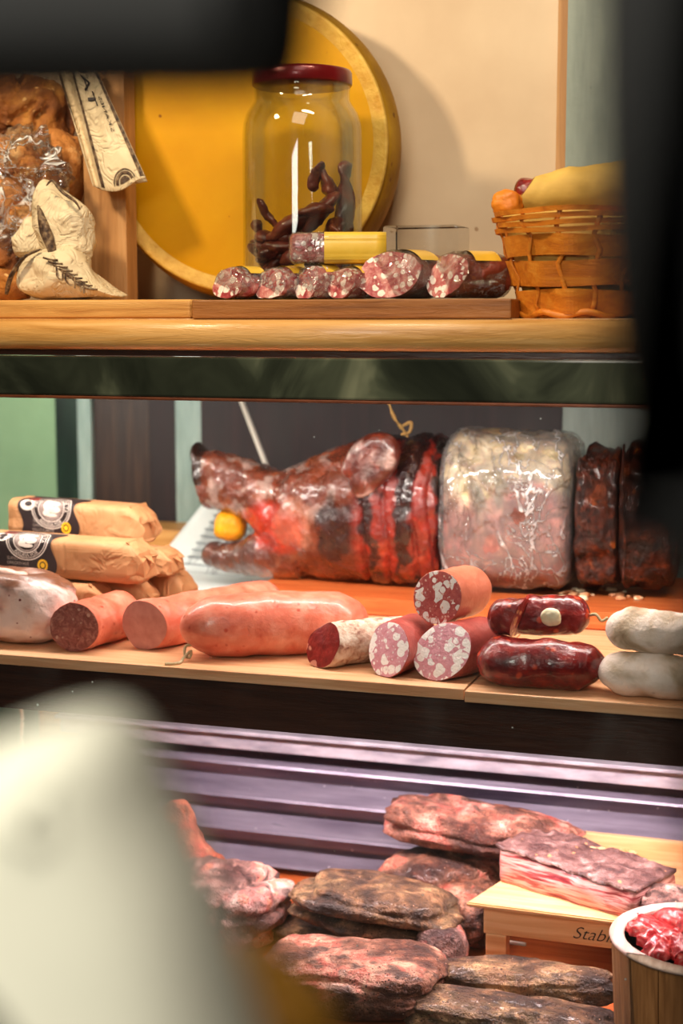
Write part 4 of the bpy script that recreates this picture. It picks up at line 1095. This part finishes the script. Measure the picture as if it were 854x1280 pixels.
sh_ = sausage('pork_shank', P(212, 1002, 2.33), P(268, 1100, 2.30), .034, curemeat, None, M=P(232, 1055, 2.32), amp=.008, fr=22, seed=3, rprof=lambda u: 1.05-.35*math.sin(u*3.14)+.15*u, colfn=ccol('#a04a28', '#d88460', '#eaa888', 4), endlen=.8)
tag(sh_, 'orange pink pork shank end standing up behind the cream shape', 'cured pork')
cured(437, 1250, 2.06, (.135, .088, .038), 'wrinkled brown cured pork slab at the bottom with a straight right side', pk2, seed=17, amp=.09, p=4.2, z=ZD+.040, fl=ZD+.0006, ridg=.1, rf=5, rot=(0, -.05, 0),
      creases=[((.3, 0, 1), .5, .08, .08, .2)])
cured(553, 1205, 2.19, (.038, .04, .040), 'small purplish cured pork piece behind the bottom pieces', lv, seed=19, amp=.12, p=3., z=ZD+.044, fl=ZD+.0006, sub=4)
cured(645, 1230, 2.12, (.150, .042, .027), 'long yellowish cured pork piece at the bottom in front of the crate', ol, seed=22, amp=.15, p=2.8, z=ZD+.040, rot=(0, -.05, .03), ridg=.1, rf=5, fl=ZD+.012)
cured(640, 1272, 2.02, (.160, .05, .030), 'flat dark cured pork piece lowest at the bottom edge', ol, seed=25, amp=.15, p=3., z=ZD+.026, fl=ZD+.0006, ridg=.1, rf=5)

# crate / stand
ct = empty('wooden_crate', V((P(700, 1180, 2.2).x, 2.3, ZD))); tag(ct, 'low pale wooden crate stand with handwritten word, carrying the streaky belly', 'crate')
zc = P(583, 1128, 2.20).z
xL = P(583, 1128, 2.20).x; xLb = P(621, 1103, 2.29).x
prism('top_board', [(xL, 2.20), (.12, 2.192), (.12, 2.48), (xLb+.03, 2.48), (xLb, 2.30)], zc-.007, zc, W['crate'], ct)
zf = P(640, 1168, 2.215).z
box('front_rail', (P(606, 1140, 2.215).x, 2.207, zf), (.1, 2.219, zc-.0075), W['crate'], ct)
xq0, xq1 = P(606, 1180, 2.2).x, P(632, 1180, 2.2).x
box('leg', (xq0, 2.206, ZD+.0005), (xq1, 2.235, zf), W['crate'], ct)
box('leg', (.06, 2.206, ZD+.0005), (.09, 2.235, zf), W['crate'], ct)
box('leg', (xq0+.06, 2.44, ZD+.0005), (xq1+.06, 2.47, zc-.0075), W['crate'], ct)
box('leg', (.06, 2.44, ZD+.0005), (.09, 2.47, zc-.0075), W['crate'], ct)
box('lower_rail', (xq1, 2.21, ZD+.001), (.06, 2.222, P(640, 1208, 2.21).z), W['crate'], ct)
xbb = P(722, 1060, 2.5).x
box('back_board', (xbb, 2.482, zc-.01), (.12, 2.494, P(760, 1042, 2.49).z), W['crate'], ct)
lettering('handwritten_word', 'Stabilizzat', .034, lambda x_, y_: V((P(762, 1160, 2.2).x+x_*.85+y_*.35, 2.2062, zf+.010+y_*.8)), ink, ct, -.0003)
box('white_stick', (P(628, 1180, 2.3).x, 2.27, ZD+.03), (P(662, 1180, 2.3).x, 2.275, ZD+.036), rodm)
tag(bpy.data.objects['white_stick'], 'short white stick under the wooden crate', 'stick')
# belly slab
FL = PZ(623, 1101, zc); FR = PZ(795, 1152, zc)
dirx = (FR-FL).normalized(); diry = V((-dirx.y, dirx.x, 0)); Lb = (FR-FL).length; Db = .12; Hb = .056
bs = empty('streaky_pork_belly', (FL+FR)/2+diry*.07); bs.location.z = zc; WL[bs] = bs.location.copy()
tag(bs, 'slab of streaky pork belly with striped side and dark peppered top on the crate', 'pork belly')
def slabpt(u, v, w):
    """u along, v depth, w height 0..1"""
    q = FL+dirx*(u*Lb)+diry*(v*Db)+V((0, 0, w*(Hb-.010*u)+.0006))
    n_ = fn(q, 20, 4, 5)
    q = q+V((0, 0, n_*.006*w))-diry*(n_*.005*(1-v))+dirx*(n_*.006*(u-.5))
    q = q-diry*(.006*math.sin(w*math.pi))*(1 if v < .5 else -1)
    return q
def grid(fp, nu, nv):
    vs = [fp(i/nu, j/nv) for j in range(nv+1) for i in range(nu+1)]
    fs = [(j*(nu+1)+i, j*(nu+1)+i+1, (j+1)*(nu+1)+i+1, (j+1)*(nu+1)+i) for j in range(nv) for i in range(nu)]; return vs, fs
secs = []
per = [(0, w/8) for w in range(9)]+[(v/16, 1) for v in range(1, 17)]+[(1, 1-w/6) for w in range(1, 7)]+[(1-v/8, 0) for v in range(1, 8)]
for i in range(41):
    u = i/40; s = 1 if 0 < i < 40 else .9
    secs.append([slabpt(u, .5+(v-.5)*s, .5+(w-.5)*s) for v, w in per])
v, f = rings(secs); obj('streaky_side', v, f, belly, bs)
def crust(u, v):
    q = slabpt(u*1.02-.01, v*1.02-.02, 1.0); return q+V((0, 0, .003+.004*fn(q, 45, 4, 3)+.002))-diry*.001
vs, fs = grid(crust, 60, 36); nb = len(vs)
vs2 = vs+[q-V((0, 0, .005)) for q in vs]; fs2 = list(fs)
for i in range(60): fs2 += [(i, nb+i, nb+i+1, i+1)]; k = 36*61+i; fs2 += [(k, k+1, nb+k+1, nb+k)]
for j in range(36): k = j*61; fs2 += [(k, k+61, nb+k+61, nb+k)]; k = j*61+60; fs2 += [(k, nb+k, nb+k+61, k+61)]
obj('peppered_crust', vs2, fs2, bellytop, bs)
q = P(836, 1112, 2.20)
o = blob('belly_offcut', V((q.x, q.y+.02, zc+.024)), (.040, .05, .023), curemeat, None, seed=31, amp=.15, p=3., floor=zc+.0006, colfn=lv, ridg=.3); tag(o, 'pinkish end piece of cured belly right of the streaky slab', 'cured pork')
for i, (a_, b_) in enumerate(((708, 1066), (752, 1070), (765, 1080), (778, 1082), (740, 1062), (790, 1072))):
    q = P(a_, b_, 2.36); q.z = zc+.050
    o = blob('garlic_crumb', q, (.008, .006, .004), crumbm, None, seed=i, amp=.3, sub=3); tag(o, 'orange-white flake of fat lying on the crust of the pork belly', 'crumb', 'flakes on the pork belly')

# wooden tub
tc = P(878, 1176, 2.05); rz = tc.z-ZD; tr_ = .123
tb = empty('wooden_tub', V((tc.x, tc.y, ZD))); tag(tb, 'round wooden stave tub of red meat pieces at the lower right corner', 'tub')
NSt = 16
for i in range(NSt):
    a0 = 2*math.pi*i/NSt+.006; a1 = 2*math.pi*(i+1)/NSt-.006
    vs = []; 
    for zz, k in ((.0006, .93), (rz-.001, 1.)):
        for r_ in (tr_-.014, tr_):
            for j in range(5):
                a_ = a0+(a1-a0)*j/4; vs.append(V((tc.x+math.cos(a_)*r_*k, tc.y+math.sin(a_)*r_*k, ZD+zz)))
    fs = []
    for j in range(4): fs += [(j, j+1, 10+j+1, 10+j), (5+j, 15+j, 15+j+1, 5+j+1), (j, 5+j, 5+j+1, j+1), (10+j, 10+j+1, 15+j+1, 15+j)]
    fs += [(0, 10, 15, 5), (4, 9, 19, 14)]
    obj('stave', vs, fs, W['bark'], tb, False)
lathe('rim', V((tc.x, tc.y, ZD+rz)), [(tr_-.0165, 0), (tr_+.002, 0), (tr_+.003, .003), (tr_+.0015, .006), (tr_-.016, .006), (tr_-.018, .003), (tr_-.0165, 0)], W['tubrim'], tb, 64)
lathe('tub_base', V((tc.x, tc.y, ZD)), [(.01, .002), (tr_*.80, .002), (tr_*.8, .01), (.01, .01)], W['bark'], tb)
chunks = []
for k in range(24):
    r_ = .088*math.sqrt((k+.5)/24); a_ = k*2.39996; chunks.append((r_*math.cos(a_), r_*math.sin(a_), .004+.012*(1-r_/.088)))
for i, (dx, dy, dz) in enumerate(chunks):
    o = blob('red_meat_piece', V((tc.x+dx, tc.y+dy, ZD+rz-.022+dz)), (.036, .025, .019), redmeat, None, rot=(i, i*.7, i*1.3), seed=40+i, amp=.25, p=2.6, sub=4)
    tag(o, 'wet red and white piece of raw meat heaped in the wooden tub', 'meat', 'red meat pieces in the tub')
o = lathe('meat_bed', V((tc.x, tc.y, ZD+.011)), [(.01, 0), (.09, 0), (.100, rz-.028), (.01, rz-.024)], redmeat)
tag(o, 'packed red meat filling the wooden tub under the top pieces', 'meat', None, 'stuff')

# =================================================================== BLURRED FOREGROUND (street side of the glass)
YF = .335
o = pillow('cream_cloth_bundle', [(-150, 1000), (-30, 935), (60, 900), (124, 888), (170, 925), (208, 1010), (262, 1130), (306, 1270), (345, 1420), (390, 1640), (390, 0, .8), (390, 0, .02), (60, 0, .02), (60, 0, .8), (64, 1640), (50, 1420), (10, 1290), (-50, 1235), (-160, 1180)], YF, .03, creamcl, n=5)
tag(o, 'out of focus cream coloured cloth shape in the lower left foreground', 'cloth')
o = pillow('amber_paper_roll', [(280, 1180), (318, 1180), (360, 1212), (408, 1262), (425, 1330), (430, 1430), (430, 1640), (430, 0, .8), (430, 0, .02), (250, 0, .02), (250, 0, .8), (250, 1640), (250, 1430), (255, 1250)], YF+.075, .02, amberp, n=5)
tag(o, 'out of focus amber shape beside the cream cloth at the bottom edge', 'paper')
o = pillow('black_hanging_panel', [(-260, -150), (-260, 60), (-250, 124), (100, 126), (318, 124), (376, 96), (392, 0), (392, -150)], YF, .02, rubber, n=6)
tag(o, 'out of focus black panel hanging over the upper left corner', 'panel')
o = pillow('black_drape', [(738, -300), (737, 0), (742, 250), (756, 420), (784, 540), (828, 650), (884, 725), (990, 790), (1100, 0, 1.0), (1100, 0, .02), (1500, 0, .02), (1500, -300)], YF, .03, rubber, n=6)
tag(o, 'out of focus black drape along the whole right edge', 'drape')

# =================================================================== LIGHT
def area(name, loc, to, sx, sy, power, col, spread=180):
    l = bpy.data.lights.new(name, 'AREA'); l.shape = 'RECTANGLE'; l.size = sx; l.size_y = sy; l.energy = power; l.color = col; l.spread = math.radians(spread)
    o = bpy.data.objects.new(name, l); COL.objects.link(o); o.location = loc
    o.rotation_euler = (V(to)-V(loc)).to_track_quat('-Z', 'Z').to_euler(); return o
area('warm_shelf_lamp', (-1.25, 1.5, 2.25), (-.75, 2.3, 1.65), .10, .10, 10, (1., .78, .50))
area('warm_shelf_strip', (-.45, 1.7, 2.3), (-.5, 2.3, 1.6), .3, .06, 5, (1., .84, .60))
area('case_lamp', (-.75, 2.12, 1.41), (-.75, 2.36, 1.0), 1.5, .02, 13, (1., .89, .82))
area('left_wall_fill', (-1.62, 2.35, 1.44), (-1.5, 3.0, 1.15), .3, .03, 4, (1., .95, .85))  # added fill, lightens the green wall behind the left side
area('deck_lamp', (-.65, 2.20, .945), (-.66, 2.27, .5), 1.4, .02, 18, (1., .79, .80))
area('cream_fill', (-.55, -.35, 2.0), (-.3, .5, 1.2), .5, .5, 14, (1., .97, .86))  # added lamp close to the camera, brightens the cream cloth
area('front_fill', (-.2, -.2, 3.2), (-.6, 2., 1.2), 1.2, 1.2, 28, (1., .9, .78))  # added frontal fill for the cut faces and the case front
w = bpy.data.worlds.new('w'); SC.world = w; w.use_nodes = True
w.node_tree.nodes['Background'].inputs[0].default_value = (.9, .85, .75, 1); w.node_tree.nodes['Background'].inputs[1].default_value = .03

cam = bpy.data.cameras.new('cam'); co_ = bpy.data.objects.new('camera', cam); COL.objects.link(co_)
co_.location = (0, 0, H)
co_.rotation_euler = Matrix((rt, upv, -fw)).transposed().to_euler()
cam.sensor_fit = 'VERTICAL'; cam.sensor_height = 36; cam.lens = F/1280*36
cam.clip_start = .05
cam.dof.use_dof = True; cam.dof.focus_distance = 2.16; cam.dof.aperture_fstop = 2.9
SC.camera = co_
SC.view_settings.view_transform = 'Standard'; SC.view_settings.look = 'None'; SC.view_settings.gamma = 1; SC.view_settings.use_curve_mapping = False
SC.view_settings.exposure = -.1
SC.cycles.use_denoising = True
SC.cycles.transparent_max_bounces = 16
